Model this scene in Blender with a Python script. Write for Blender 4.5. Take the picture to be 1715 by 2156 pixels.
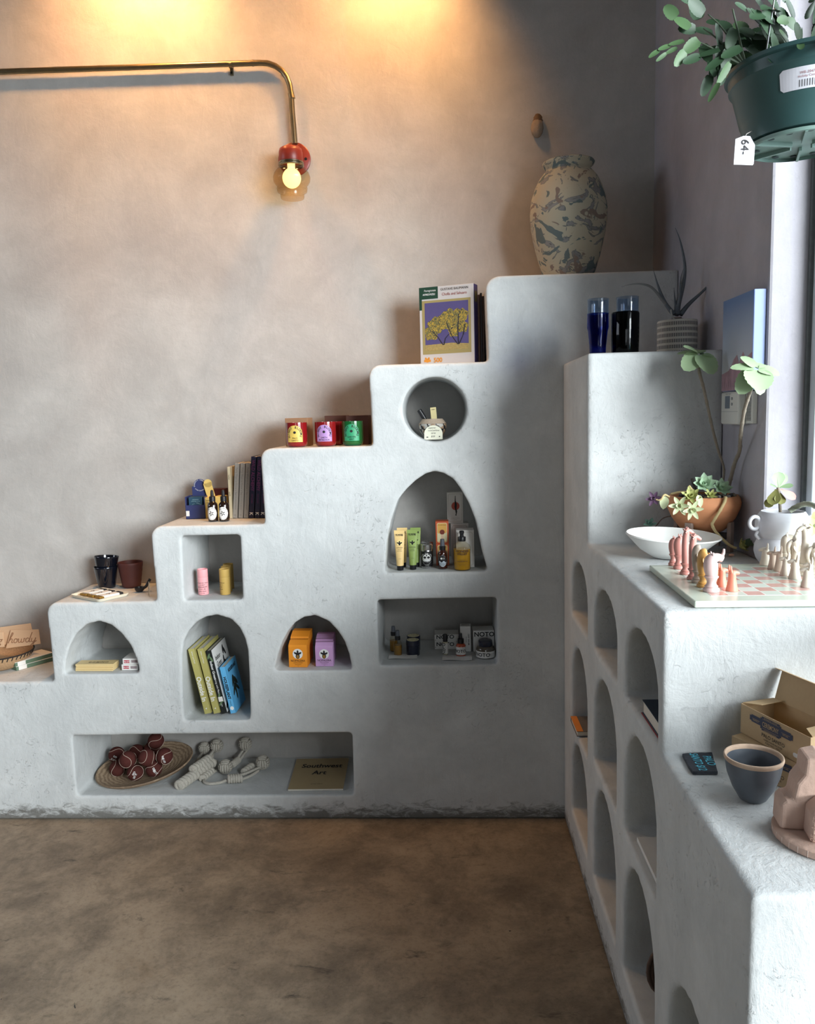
import bpy, bmesh, math, random
from math import pi, sin, cos, radians as rad, sqrt
from mathutils import Matrix, Vector, noise
random.seed(7)
SC = bpy.context.scene
COL = SC.collection
for o in list(bpy.data.objects): bpy.data.objects.remove(o)

# ------------------------------------------------------------------ camera
FPX, YAW, PIT, ROL, CZ = 1664.8, -.0498, .1201, .0263, 1.6031
FW = Vector((sin(YAW)*cos(PIT), cos(YAW)*cos(PIT), -sin(PIT)))
_r = Vector((cos(YAW), -sin(YAW), 0)); _u = _r.cross(FW)
RT = cos(ROL)*_r - sin(ROL)*_u
UP = sin(ROL)*_r + cos(ROL)*_u
EYE = Vector((0, 0, CZ))
cam = bpy.data.cameras.new('camera'); camo = bpy.data.objects.new('camera', cam); COL.objects.link(camo)
cam.sensor_fit = 'HORIZONTAL'; cam.sensor_width = 36; cam.lens = FPX*36/1715; cam.clip_start = .02
m = Matrix((RT, UP, -FW)).transposed().to_4x4(); m.translation = EYE
camo.matrix_world = m
SC.camera = camo

def at(px, py, x=None, y=None, z=None):
    """the point of a world plane that the photograph shows at a pixel"""
    d = FW + RT*((px-857.5)/FPX) - UP*((py-1078)/FPX)
    t = (x-EYE.x)/d.x if x is not None else (y-EYE.y)/d.y if y is not None else (z-EYE.z)/d.z
    return EYE + d*t
def mpp(p): return (Vector(p)-EYE).dot(FW)/FPX        # metres per pixel at a point

# ------------------------------------------------------------------ light
w = bpy.data.worlds.new('sky'); SC.world = w; w.use_nodes = True
bg = w.node_tree.nodes['Background']; bg.inputs[0].default_value = (.88, .94, 1, 1); bg.inputs[1].default_value = .7
def area(name, loc, rot, sx, sy, power, col, spread=180):
    l = bpy.data.lights.new(name, 'AREA'); l.shape = 'RECTANGLE'; l.size = sx; l.size_y = sy
    l.energy = power; l.color = col; l.spread = rad(spread)
    o = bpy.data.objects.new(name, l); COL.objects.link(o); o.location = loc; o.rotation_euler = rot; return o
# daylight outside the side window, and outside the shop front behind the camera
area('daylight_side', (2.4, .2, 2.2), (0, rad(88), 0), 2.2, 5, 300, (.88, .94, 1))
o = area('daylight_street', (6.3, -4.9, 3.2), (0, 0, 0), 4.6, 3.4, 1800, (.955, .98, 1))
o.rotation_euler = (Vector((-.5, 3, .9))-o.location).to_track_quat('-Z', 'Y').to_euler()
area('daylight_front', (.2, -5.2, 1.9), (rad(-90), 0, pi), 1.6, 2.2, 26, (.92, .97, 1))
area('fill_left', (-6.3, .8, 2.9), (0, rad(-92), 0), 1.4, 3.0, 58, (.82, .88, 1))  # added cool fill inside the left wall, no window behind it
def lamp(name, loc, tgt, power, col, r, cone, blend):
    l = bpy.data.lights.new(name, 'SPOT'); l.energy = power; l.color = col; l.shadow_soft_size = r; l.spot_size = rad(cone); l.spot_blend = blend
    o = bpy.data.objects.new(name, l); COL.objects.link(o); o.location = loc
    o.rotation_euler = (Vector(tgt)-Vector(loc)).to_track_quat('-Z', 'Y').to_euler(); return o
lamp('warm_lamp', (-1.12, 3.02, 3.62), (-1.25, 3.36, 2.85), 88, (1, .50, .17), .06, 128, 1)
lamp('warm_lamp', (-.08, 3.02, 3.60), (-.34, 3.36, 2.85), 82, (1, .50, .17), .06, 112, 1)
SC.view_settings.view_transform = 'Standard'; SC.view_settings.look = 'None'
SC.view_settings.exposure = 0.0; SC.view_settings.gamma = 1; SC.view_settings.use_curve_mapping = False

# ------------------------------------------------------------------ materials
def lin(c): return tuple((v/255/12.92 if v <= 10 else ((v/255+.055)/1.055)**2.4) for v in c)
MATS = {}
def nt_new(name):
    m = bpy.data.materials.new(name); m.use_nodes = True; nt = m.node_tree
    return m, nt, nt.nodes, nt.links, nt.nodes['Principled BSDF']
def mixc(N, L, fac, a, b, mode='MIX'):
    n = N.new('ShaderNodeMix'); n.data_type = 'RGBA'; n.blend_type = mode
    for sock, v in ((n.inputs['Factor'], fac), (n.inputs[6], a), (n.inputs[7], b)):
        if hasattr(v, 'is_output'): L.new(v, sock)
        elif isinstance(v, (int, float)): sock.default_value = v
        else: sock.default_value = (*v, 1)
    return n.outputs[2]
def noi(N, L, vec, scale, detail=4, rough=.55, dist=0):
    n = N.new('ShaderNodeTexNoise'); n.inputs['Scale'].default_value = scale; n.inputs['Detail'].default_value = detail
    n.inputs['Roughness'].default_value = rough; n.inputs['Distortion'].default_value = dist
    if vec is not None: L.new(vec, n.inputs['Vector'])
    return n.outputs['Fac']
def ramp(N, L, fac, *st):
    r = N.new('ShaderNodeValToRGB'); e = r.color_ramp.elements
    while len(e) < len(st): e.new(.5)
    for k, (p, c) in enumerate(st):
        e[k].position = p; e[k].color = (c, c, c, 1) if isinstance(c, (int, float)) else (*c, 1)
    L.new(fac, r.inputs[0]); return r.outputs[0]
def math_(N, L, op, a, b=0.0):
    n = N.new('ShaderNodeMath'); n.operation = op
    for s, v in zip(n.inputs, (a, b)):
        if hasattr(v, 'is_output'): L.new(v, s)
        else: s.default_value = v
    return n.outputs[0]
def mapv(N, L, sc=(1, 1, 1), coord='Object'):
    t = N.new('ShaderNodeTexCoord'); mp = N.new('ShaderNodeMapping'); mp.inputs['Scale'].default_value = sc
    L.new(t.outputs[coord], mp.inputs[0]); return mp.outputs[0]
def bump(N, L, P, h, s, d):
    b = N.new('ShaderNodeBump'); b.inputs['Strength'].default_value = s; b.inputs['Distance'].default_value = d
    L.new(h, b.inputs['Height']); L.new(b.outputs[0], P.inputs['Normal'])
def mat(name, c, rough=.5, metal=0, var=.10, vs=25, spec=.5, emit=0, bmp=0, bs=60, stretch=(1, 1, 1), coat=0):
    """plain procedural surface: a colour with a little noise in it"""
    if name in MATS: return MATS[name]
    m, nt, N, L, P = nt_new(name); c = lin(c)
    v = mapv(N, L, stretch); f = noi(N, L, v, vs, 5)
    col = mixc(N, L, f, tuple(x*(1-var) for x in c), tuple(min(1, x*(1+var)) for x in c))
    L.new(col, P.inputs['Base Color']); P.inputs['Roughness'].default_value = rough; P.inputs['Metallic'].default_value = metal
    P.inputs['Specular IOR Level'].default_value = spec; P.inputs['Coat Weight'].default_value = coat
    if emit: P.inputs['Emission Color'].default_value = (*c, 1); P.inputs['Emission Strength'].default_value = emit
    if bmp: bump(N, L, P, noi(N, L, v, bs, 6), bmp, .01)
    MATS[name] = m; return m
def glass(name, tint, ior=1.45, gloss=.03, k=1.0):
    if name in MATS: return MATS[name]
    m = bpy.data.materials.new(name); m.use_nodes = True; N, L = m.node_tree.nodes, m.node_tree.links; N.clear()
    o = N.new('ShaderNodeOutputMaterial'); t = N.new('ShaderNodeBsdfTransparent'); g = N.new('ShaderNodeBsdfGlossy')
    fr = N.new('ShaderNodeLayerWeight'); r0 = ((ior-1)/(ior+1))**2; fc = math_(N, L, 'ADD', math_(N, L, 'MULTIPLY', math_(N, L, 'POWER', fr.outputs['Facing'], 5), 1-r0), r0); g.inputs['Roughness'].default_value = gloss
    f = noi(N, L, mapv(N, L), 20, 2); c = lin(tint)
    L.new(mixc(N, L, f, tuple(x*.93 for x in c), c), t.inputs[0])
    mx = N.new('ShaderNodeMixShader'); L.new(math_(N, L, 'MULTIPLY', fc, k), mx.inputs[0]); L.new(t.outputs[0], mx.inputs[1]); L.new(g.outputs[0], mx.inputs[2])
    L.new(mx.outputs[0], o.inputs[0]); MATS[name] = m; return m
def plaster(name, c0, c1, dirt=False, b=.35, crack=.3):
    m, nt, N, L, P = nt_new(name); v = mapv(N, L); vs = mapv(N, L, (1, 1, .35))
    big = noi(N, L, v, 2.2, 8, .62, .8); mid = noi(N, L, v, 9, 8, .65, .4); fine = noi(N, L, v, 70, 5, .6); st = noi(N, L, vs, 26, 6, .7, 1.5)
    c = mixc(N, L, ramp(N, L, big, (.34, 0.), (.66, 1.)), lin(c0), lin(c1))
    c = mixc(N, L, ramp(N, L, mid, (.35, .0), (.7, .38)), c, tuple(x*.80 for x in lin(c0)))
    c = mixc(N, L, ramp(N, L, st, (.55, .0), (.75, .25)), c, tuple(min(1, x*1.12) for x in lin(c1)))
    c = mixc(N, L, ramp(N, L, fine, (.62, .0), (.72, .16)), c, tuple(x*.6 for x in lin(c0)))
    if dirt:                                                    # grubby band where the mop meets the foot
        sx = N.new('ShaderNodeSeparateXYZ'); L.new(v, sx.inputs[0])
        n2 = noi(N, L, mapv(N, L, (1, 1, 2.5)), 16, 8, .75, .6)
        k = math_(N, L, 'SUBTRACT', n2, math_(N, L, 'MULTIPLY', sx.outputs[2], 4.6))
        c = mixc(N, L, ramp(N, L, k, (.22, 0.), (.42, .8)), c, lin((84, 80, 72)))
    L.new(c, P.inputs['Base Color']); P.inputs['Roughness'].default_value = .82; P.inputs['Specular IOR Level'].default_value = .25
    chips = ramp(N, L, noi(N, L, v, 34, 6, .7, 2.2), (.60, 0.), (.66, 1.))
    patch = ramp(N, L, noi(N, L, v, 3.1, 3), (.50, 0.), (.62, 1.))
    h = math_(N, L, 'ADD', math_(N, L, 'MULTIPLY', mid, .7), math_(N, L, 'MULTIPLY', st, .22))
    h = math_(N, L, 'ADD', h, math_(N, L, 'MULTIPLY', fine, .12))
    h = math_(N, L, 'ADD', h, math_(N, L, 'MULTIPLY', math_(N, L, 'MULTIPLY', chips, patch), crack))
    bump(N, L, P, h, b, .014)
    return m
PL_SHELF = plaster('shelf_plaster', (196, 199, 199), (216, 218, 217), True, .55, .6)
PL_WALL = plaster('wall_plaster', (172, 168, 164), (190, 187, 183), False, .30, .32)
PL_DIM = plaster('dim_shop_plaster', (104, 98, 92), (120, 114, 106), False, .2, .2)
PL_RIGHT = plaster('side_wall_plaster', (168, 165, 172), (182, 180, 187), False, .22, .25)
def floor_mat():
    m, nt, N, L, P = nt_new('stained_concrete'); v = mapv(N, L)
    a = noi(N, L, v, 1.7, 10, .68, .25); b = noi(N, L, v, 4.6, 10, .74, .35); f = noi(N, L, v, 60, 6, .7)
    c = ramp(N, L, a, (.28, lin((88, 79, 68))), (.44, lin((122, 112, 97))), (.56, lin((146, 135, 118))), (.74, lin((112, 97, 78))))
    c = mixc(N, L, ramp(N, L, b, (.44, 0.), (.64, .7)), c, lin((88, 82, 74)))
    c = mixc(N, L, ramp(N, L, noi(N, L, v, 11, 10, .78, .2), (.50, 0.), (.68, .5)), c, lin((152, 142, 126)))
    c = mixc(N, L, ramp(N, L, f, (.50, 0.), (.70, .38)), c, lin((70, 61, 51)))
    s = noi(N, L, mapv(N, L, (1.0, 2.6, 1)), 5.5, 9, .72, .5)
    c = mixc(N, L, ramp(N, L, s, (.60, 0.), (.70, .85)), c, lin((48, 45, 42)))
    c = mixc(N, L, ramp(N, L, noi(N, L, v, 7.5, 6, .6, 2.5), (.735, 0.), (.745, 1.)), c, lin((34, 34, 36)))
    L.new(c, P.inputs['Base Color'])
    L.new(ramp(N, L, b, (.3, .42), (.7, .62)), P.inputs['Roughness']); P.inputs['Specular IOR Level'].default_value = .35
    bump(N, L, P, math_(N, L, 'ADD', math_(N, L, 'MULTIPLY', f, .6), a), .12, .01); return m
FLOOR = floor_mat()

# ------------------------------------------------------------------ mesh helpers
def tag(o, label, cat, group=None):
    o['label'] = label; o['category'] = cat
    if group: o['group'] = group
    return o
def thing(name, label, cat, loc, rz=0, group=None):
    o = bpy.data.objects.new(name, None); COL.objects.link(o); o.empty_display_size = .03
    o.location = loc; o.rotation_euler = (0, 0, rz); return tag(o, label, cat, group)
def link(name, me, m, par=None, smooth=None, bev=0, bseg=2, label=None, kind=None):
    o = bpy.data.objects.new(name, me); COL.objects.link(o)
    if m is not None: me.materials.append(m)
    if smooth is not None:
        me.shade_smooth()
        if smooth < 3: me.set_sharp_from_angle(angle=smooth)
    if bev:
        b = o.modifiers.new('bevel', 'BEVEL'); b.width = bev; b.segments = bseg; b.limit_method = 'ANGLE'; b.angle_limit = rad(40)
    if par is not None: o.parent = par
    if label: o['label'] = label
    if kind: o['kind'] = kind
    return o
X3 = lambda rx=0, ry=0, rz=0: (Matrix.Rotation(rz, 4, 'Z') @ Matrix.Rotation(ry, 4, 'Y') @ Matrix.Rotation(rx, 4, 'X'))
T3 = lambda *p: Matrix.Translation(Vector(p))
class Mb:
    def __init__(s): s.bm = bmesh.new()
    def add(s, vs, fs, M=None):
        b = [s.bm.verts.new((M @ Vector(v)) if M is not None else v) for v in vs]
        for f in fs:
            try: s.bm.faces.new([b[i] for i in f])
            except ValueError: pass
        return s
    def box(s, x0, x1, y0, y1, z0, z1, M=None):
        v = [(x, y, z) for x in (x0, x1) for y in (y0, y1) for z in (z0, z1)]
        return s.add(v, [(0, 1, 3, 2), (4, 6, 7, 5), (0, 4, 5, 1), (2, 3, 7, 6), (0, 2, 6, 4), (1, 5, 7, 3)], M)
    def lathe(s, prof, n=32, M=None, sx=1, sy=1, wob=None):
        vs, fs, rings = [], [], []
        for r, z in prof:
            if abs(r) < 1e-6: rings.append([len(vs)]); vs.append((0, 0, z))
            else:
                rings.append(list(range(len(vs), len(vs)+n)))
                for k in range(n):
                    a = 2*pi*k/n; q = r*(wob(a, z) if wob else 1); vs.append((q*cos(a)*sx, q*sin(a)*sy, z))
        for A, B in zip(rings, rings[1:]):
            for k in range(n):
                k2 = (k+1) % n
                if len(A) == 1 and len(B) == 1: continue
                if len(A) == 1: fs.append((A[0], B[k2], B[k]))
                elif len(B) == 1: fs.append((A[k], A[k2], B[0]))
                else: fs.append((A[k], A[k2], B[k2], B[k]))
        return s.add(vs, fs, M)
    def tube(s, pts, r, n=8, closed=False, cap=True):
        pts = [Vector(p) for p in pts]; m_ = len(pts); rs = r if isinstance(r, (list, tuple)) else [r]*m_
        vs, fs = [], []; prev = None
        for i, p in enumerate(pts):
            t = (pts[(i+1) % m_]-pts[i-1]) if closed else (pts[min(i+1, m_-1)]-pts[max(i-1, 0)])
            t.normalize()
            if prev is None:
                a = Vector((0, 0, 1)) if abs(t.z) < .9 else Vector((1, 0, 0)); u = t.cross(a).normalized()
            else: u = (prev-t*prev.dot(t)).normalized()
            prev = u; q = t.cross(u)
            for k in range(n):
                a = 2*pi*k/n; vs.append(p+(u*cos(a)+q*sin(a))*rs[i])
        for i in range(m_ if closed else m_-1):
            j = (i+1) % m_
            for k in range(n): fs.append((i*n+k, i*n+(k+1) % n, j*n+(k+1) % n, j*n+k))
        if not closed and cap: fs += [tuple(range(n))[::-1], tuple((m_-1)*n+k for k in range(n))]
        return s.add(vs, fs)
    def sph(s, c, r, sc=(1, 1, 1), n=20, M=None):
        k = max(6, n//2); prof = [(r*sin(pi*i/k) if 0 < i < k else 0, -r*cos(pi*i/k)) for i in range(k+1)]
        MM = T3(*c) @ Matrix.Diagonal((*sc, 1))
        return s.lathe(prof, n, (M @ MM) if M is not None else MM)
    def prism(s, poly, y0, y1, M=None):                        # x-z outline pushed along y
        n = len(poly); vs = [(x, y0, z) for x, z in poly]+[(x, y1, z) for x, z in poly]
        fs = [tuple(range(n)), tuple(range(2*n-1, n-1, -1))]+[(i, n+i, n+(i+1) % n, (i+1) % n) for i in range(n)]
        return s.add(vs, fs, M)
    def slab(s, poly, z0, z1, M=None):                         # x-y outline pushed along z
        n = len(poly); vs = [(x, y, z0) for x, y in poly]+[(x, y, z1) for x, y in poly]
        fs = [tuple(range(n))[::-1], tuple(range(n, 2*n))]+[(i, (i+1) % n, n+(i+1) % n, n+i) for i in range(n)]
        return s.add(vs, fs, M)
    def patch(s, w, bot, top, r=None, M=None, n=18, off=.0006): # front-facing sheet, flat or wrapped on a radius
        vs, fs = [], []
        for i in range(n+1):
            x = -w/2+w*i/n
            for z in (bot(x), top(x)):
                vs.append(((r+off)*sin(x/r), -(r+off)*cos(x/r), z) if r else (x, -off, z))
        for i in range(n): fs.append((2*i, 2*i+2, 2*i+3, 2*i+1))
        return s.add(vs, fs, M)
    def disc(s, rx, rz, cx=0, cz=0, r=None, M=None, off=.0006, n=24):
        f = lambda x, sg: cz+sg*rz*sqrt(max(0, 1-(x/rx)**2))
        if r is None: M2 = T3(cx, 0, 0)
        else: M2 = X3(rz=cx/r)
        return s.patch(2*rx, lambda x: f(x, -1), lambda x: f(x, 1), r, (M @ M2) if M is not None else M2, n, off)
    def poly(s, pts, M=None, off=.0006): return s.add([(x, -off, z) for x, z in pts], [tuple(range(len(pts)))], M)
    def leaf(s, base, d, nrm, L, W, kind='ov', curl=.0, cup=.15, th=.08, nu=8, nv=4):
        d = Vector(d).normalized(); nrm = Vector(nrm); nrm = (nrm-d*nrm.dot(d)).normalized(); side = d.cross(nrm); base = Vector(base)
        def wf(u):
            if kind == 'ov': q = sin(pi*min(1, u**.8))**.6
            elif kind == 'pt': q = (u/.55)**.6 if u < .55 else max(0, 1-((u-.55)/.45)**1.5)
            elif kind == 'sc': q = max(0, sin(pi*min(1, .05+u*.95)**.80))**.42*(1+.05*sin(u*36))
            elif kind == 'pad': q = (.22+.78*max(0, min(1, (u-.08)/.5))**.8) if u < .58 else sqrt(max(0, 1-((u-.58)/.42)**2))
            else: q = 1-u**2.2
            return max(q, .02)
        vs, fs = [], []
        for layer in (0, 1):
            for i in range(nu+1):
                u = i/nu; ww = W/2*wf(u)
                for j in range(nv+1):
                    v = -1+2*j/nv
                    h = curl*L*u*u+cup*ww*v*v
                    if layer: h -= th*W*(1-v*v)*(1-.6*u)*min(1, wf(u)*1.5)
                    vs.append(base+d*(L*u)+side*(ww*v)+nrm*h)
        o = (nu+1)*(nv+1)
        for i in range(nu):
            for j in range(nv):
                a, b, c, e = i*(nv+1)+j, i*(nv+1)+j+1, (i+1)*(nv+1)+j+1, (i+1)*(nv+1)+j
                fs += [(a, b, c, e), (o+a, o+e, o+c, o+b)]
        return s.add(vs, fs)
    def rosette(s, c, axis, R, kind='pt', rings=((5, .35, 75), (6, .75, 45), (7, 1, 18)), W=.5, th=.22, curl=.12):
        ax = Vector(axis).normalized(); t = Vector((1, 0, 0)) if abs(ax.x) < .8 else Vector((0, 1, 0)); u = ax.cross(t).normalized(); v = ax.cross(u)
        for q, (n, l, el) in enumerate(rings):
            for k in range(n):
                a = 2*pi*(k+.5*q)/n+random.uniform(-.12, .12); e = rad(el+random.uniform(-5, 5)); h = u*cos(a)+v*sin(a)
                s.leaf(Vector(c)+h*R*.06, h*cos(e)+ax*sin(e), ax*cos(e)-h*sin(e), R*l*random.uniform(.92, 1.05), R*W, kind, curl, .25, th, 7, 4)
        return s
    def mesh(s, name, weld=False):
        if weld: bmesh.ops.remove_doubles(s.bm, verts=s.bm.verts, dist=1e-5)
        bmesh.ops.recalc_face_normals(s.bm, faces=s.bm.faces)
        me = bpy.data.meshes.new(name); s.bm.to_mesh(me); s.bm.free(); return me
    def done(s, name, m, par=None, smooth=None, bev=0, bseg=2, label=None, kind=None):
        return link(name, s.mesh(name), m, par, smooth, bev, bseg, label, kind)
def glyphs(s, size, bold=0, shear=0, align='CENTER', sp=1.0, sx=1.0):
    cu = bpy.data.curves.new('t', 'FONT'); cu.body = s; cu.size = size; cu.offset = bold*size; cu.shear = shear
    cu.align_x = align; cu.space_character = sp; cu.resolution_u = 3; cu.space_line = 1.0
    ob = bpy.data.objects.new('t', cu); COL.objects.link(ob)
    dg = bpy.context.evaluated_depsgraph_get()
    me = bpy.data.meshes.new_from_object(ob.evaluated_get(dg))
    vs = [(v.co.x*sx, v.co.y) for v in me.vertices]; fs = [tuple(p.vertices) for p in me.polygons]
    bpy.data.objects.remove(ob); bpy.data.curves.remove(cu); bpy.data.meshes.remove(me); return vs, fs
def lettering(items, m, par, M=None, wrap=None, off=.0011, name='lettering', sphere=None):
    """items: (text, size, x, z, options); printed flat, wrapped on a cylinder, or on a ball"""
    mb = Mb()
    for it in items:
        s, size, x, z = it[:4]; op = dict(it[4]) if len(it) > 4 else {}; rot = op.pop('rot', 0); arc = op.pop('arc', None)
        parts = []
        if arc:                                                 # radius, start angle, end angle: letters along an arch
            R, a0, a1 = arc; n = len(s)
            for k, ch in enumerate(s):
                if ch == ' ': continue
                a = a0+(a1-a0)*(k+.5)/n; vs, fs = glyphs(ch, size, **op); t = a-pi/2
                if op.get('flip'): t += pi
                parts.append(([(x+R*cos(a)+px*cos(t)-pz*sin(t), z+R*sin(a)+px*sin(t)+pz*cos(t)) for px, pz in vs], fs))
        else:
            vs, fs = glyphs(s, size, **op); parts.append(([(x+px*cos(rot)-pz*sin(rot), z+px*sin(rot)+pz*cos(rot)) for px, pz in vs], fs))
        for vs, fs in parts:
            if wrap: v3 = [((wrap+off)*sin(a/wrap), -(wrap+off)*cos(a/wrap), b) for a, b in vs]
            elif sphere: v3 = [Vector((a, -sqrt(max(1e-6, sphere**2-a*a-b*b)), b))*(1+off/sphere) for a, b in vs]
            else: v3 = [(a, -off, b) for a, b in vs]
            mb.add(v3, fs, M)
    return link(name, mb.mesh(name), m, par)
def smooth_pts(P, n=6):
    P = [Vector(p) for p in P]; out = []
    for i in range(len(P)-1):
        a, b, c, d = P[max(i-1, 0)], P[i], P[i+1], P[min(i+2, len(P)-1)]
        for k in range(n):
            t = k/n; out.append(.5*((2*b)+(c-a)*t+(2*a-5*b+4*c-d)*t*t+(3*b-a-3*c+d)*t**3))
    return out+[P[-1]]
def rrect(w, h, r, n=4):
    out = []
    for cx, cy, a in ((w/2-r, h/2-r, 0), (-w/2+r, h/2-r, 90), (-w/2+r, -h/2+r, 180), (w/2-r, -h/2+r, 270)):
        out += [(cx+r*cos(rad(a+90*k/n)), cy+r*sin(rad(a+90*k/n))) for k in range(n+1)]
    return out
def arch_top(w, h): return lambda x: h-w/2+sqrt(max(0, (w/2)**2-x*x))

# shared colours
BLACK = mat('black_plastic', (24, 24, 28), .35); INK = mat('black_ink', (26, 24, 26), .7); WHITE_INK = mat('white_ink', (236, 236, 234), .6)
WHITE = mat('white_card', (226, 224, 220), .6, var=.03); CREAM = mat('cream_paper', (228, 218, 176), .6, var=.04)
GREYINK = mat('grey_ink', (120, 116, 112), .7); PAGES = mat('page_block', (214, 208, 196), .8, var=.12, vs=200)
SILVER = mat('silver_metal', (205, 205, 205), .25, 1); KRAFT = mat('kraft_card', (196, 164, 122), .75, var=.06, vs=90)
NAVY = mat('navy_ink', (42, 46, 72), .6); CLEAR = glass('clear_glass', (236, 238, 236)); SMOKE = glass('smoky_clear_plastic', (170, 176, 180))

# ------------------------------------------------------------------ room
YF, YB, XC, XW, YC, YP = 3.0, 3.3586, .4423, .8593, 2.5027, 2.18
def struct(name, mb, m, par=None, bev=0):
    o = mb.done(name, m, par, bev=bev)
    if par is None: o['kind'] = 'structure'
    return o
struct('floor', Mb().box(-7, 1.2, -5.2, 3.6, -.1, 0), FLOOR)
struct('ceiling', Mb().box(-7, 1.2, -5.2, 3.6, 3.9, 4.0), PL_DIM)
struct('wall_back', Mb().box(-7, 1.1, YB, YB+.2, 0, 3.9), PL_WALL)
struct('wall_left', Mb().box(-7, -6.8, -5.2, YB, 0, 3.9), PL_DIM)
W0, WH = -2.5, 2.80                                              # near end and head of the side window
b = Mb()
b.box(XW, 1.06, YP, YB+.1, 0, 3.9); b.box(XW, 1.06, 1.62, YP, 0, 1.185); b.box(XW, 1.06, 1.06, 1.62, 0, .875); b.box(XW, 1.06, W0, 1.06, 0, .35); b.box(XW, 1.06, W0, YP, WH, 3.9); b.box(XW, 1.06, -5.2, W0, 0, 3.9)
struct('wall_right', b, PL_RIGHT, bev=.008)
b = Mb(); b.box(-6.8, -.9, -5.2, -5.0, 0, 3.9); b.box(.75, XW, -5.2, -5.0, 0, 3.9); b.box(-.9, .75, -5.2, -5.0, 2.95, 3.9); b.box(-.9, .75, -5.2, -5.0, 0, .35)
struct('wall_front', b, PL_DIM)
FRAME = mat('window_frame_paint', (196, 202, 206), .4)
def window(name, loc, rz, w_, h_):
    t = bpy.data.objects.new(name, None); COL.objects.link(t); t.location = loc; t.rotation_euler = (0, 0, rz); t['kind'] = 'structure'
    b = Mb(); f = .045
    b.box(-w_/2, -w_/2+f, 0, .06, 0, h_); b.box(w_/2-f, w_/2, 0, .06, 0, h_); b.box(-w_/2, w_/2, 0, .06, 0, f); b.box(-w_/2, w_/2, 0, .06, h_-f, h_)
    b.done('window_frame', FRAME, t, bev=.004)
    Mb().box(-w_/2+f, w_/2-f, .028, .034, f, h_-f).done('window_pane', glass('window_glass', (250, 252, 252)), t)
    return t
window('window_1', (.967, (YP+W0)/2, 1.186), -pi/2, YP-W0, WH-1.19)
window('window_3', (.967, (1.06+W0)/2, .35), -pi/2, 1.06-W0, .836)
window('window_4', (.967, 1.34, .875), -pi/2, .56, .311)
window('window_2', (-.075, -5.07, .35), pi, 1.65, 2.6)
b = Mb(); b.box(.957, .972, YP-.013, YP+.002, 1.19, WH)
struct('trim_1', b, mat('dark_caulk', (92, 96, 96), .8, var=.3, vs=60), bev=.003)

# ------------------------------------------------------------------ the plaster shelves
def carve(name, solid, holes, voxel, it, m, label, cat):
    o1 = bpy.data.objects.new('solid', solid.mesh('solid')); COL.objects.link(o1)
    o2 = bpy.data.objects.new('hole', holes.mesh('hole')); COL.objects.link(o2)
    md = o1.modifiers.new('b', 'BOOLEAN'); md.object = o2; md.operation = 'DIFFERENCE'; md.solver = 'EXACT'
    r = o1.modifiers.new('r', 'REMESH'); r.mode = 'VOXEL'; r.voxel_size = voxel
    s = o1.modifiers.new('s', 'SMOOTH'); s.factor = .5; s.iterations = it
    dg = bpy.context.evaluated_depsgraph_get(); me = bpy.data.meshes.new_from_object(o1.evaluated_get(dg)); me.name = name
    bpy.data.objects.remove(o1); bpy.data.objects.remove(o2)
    me.materials.clear(); o = link(name, me, m, smooth=4); return tag(o, label, cat)
def F(pts, flat=None):                                          # outline on the front face of the stepped shelf
    P = [at(px, py, y=YF) for px, py in pts]; P = [[p.x, p.z] for p in P]
    if flat: P[0][1] = P[-1][1] = flat
    return P
Z1, Z2, Z3, Z4, Z5, Z6 = .583, .907, 1.2046, 1.496, 1.7988, 2.1076
out = [(-2.7, 0), (-2.7, Z1)]
def step(xr, z0, z1, r=.045, lean=.006):
    out.append((xr+lean, z0)); out.append((xr, z1-r))
    for k in range(1, 6): a = pi-pi/2*k/5; out.append((xr+r+r*cos(a), z1-r+r*sin(a)))
for px, z0, z1 in ((93, Z1, Z2), (314, Z2, Z3), (546, Z3, Z4), (776, Z4, Z5), (1022, Z5, Z6)): step(at(px, 1078+(1.2-z1)*500, y=YF).x, z0, z1, .05 if px > 1000 else .042)
out += [(XW-.001, Z6), (XW-.001, 0)]
ZB, ZCn, ZD, ZE, ZFn, ZG, ZH = 1.005, .908, .613, .416, .618, .636, .100
holes = [
    F([(915+68*cos(2*pi*k/32), 862+68*sin(2*pi*k/32)) for k in range(32)]),
    F([(810, 1206), (814, 1140), (822, 1100), (837, 1053), (855, 1030), (875, 1011), (896, 997), (914, 992), (933, 996), (954, 1008), (970, 1030), (987, 1060), (1003, 1101), (1015, 1162), (1027, 1206)], ZB),
    F([(387, 1266), (381, 1129), (505, 1126), (510, 1262)], ZCn),
    F([(135, 1420), (137, 1391), (145, 1362), (159, 1335), (181, 1315), (208, 1308), (233, 1316), (254, 1333), (274, 1359), (288, 1391), (293, 1418)], ZD),
    F([(387, 1521), (383, 1454), (382, 1384), (385, 1352), (396, 1329), (413, 1310), (433, 1299), (456, 1295), (486, 1304), (504, 1322), (515, 1345), (521, 1370), (524, 1419), (526, 1512)], ZE),
    F([(577, 1413), (584, 1380), (594, 1351), (606, 1329), (621, 1311), (639, 1300), (663, 1296), (691, 1308), (711, 1329), (725, 1351), (735, 1380), (741, 1412)], ZFn),
    F([(798, 1403), (793, 1264), (1046, 1258), (1047, 1397)], ZG),
    F([(162, 1679), (151, 1549), (741, 1543), (744, 1668)], ZH)]
H = Mb()
for p in holes: H.prism(p, YF-.2, YB+.2)
carve('stepped_display_shelf', Mb().prism(out, YF, YB+.002), H, .0065, 7, PL_SHELF, 'white plaster stepped shelf with carved niches, built against the lamp-lit back wall', 'shelf')

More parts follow.
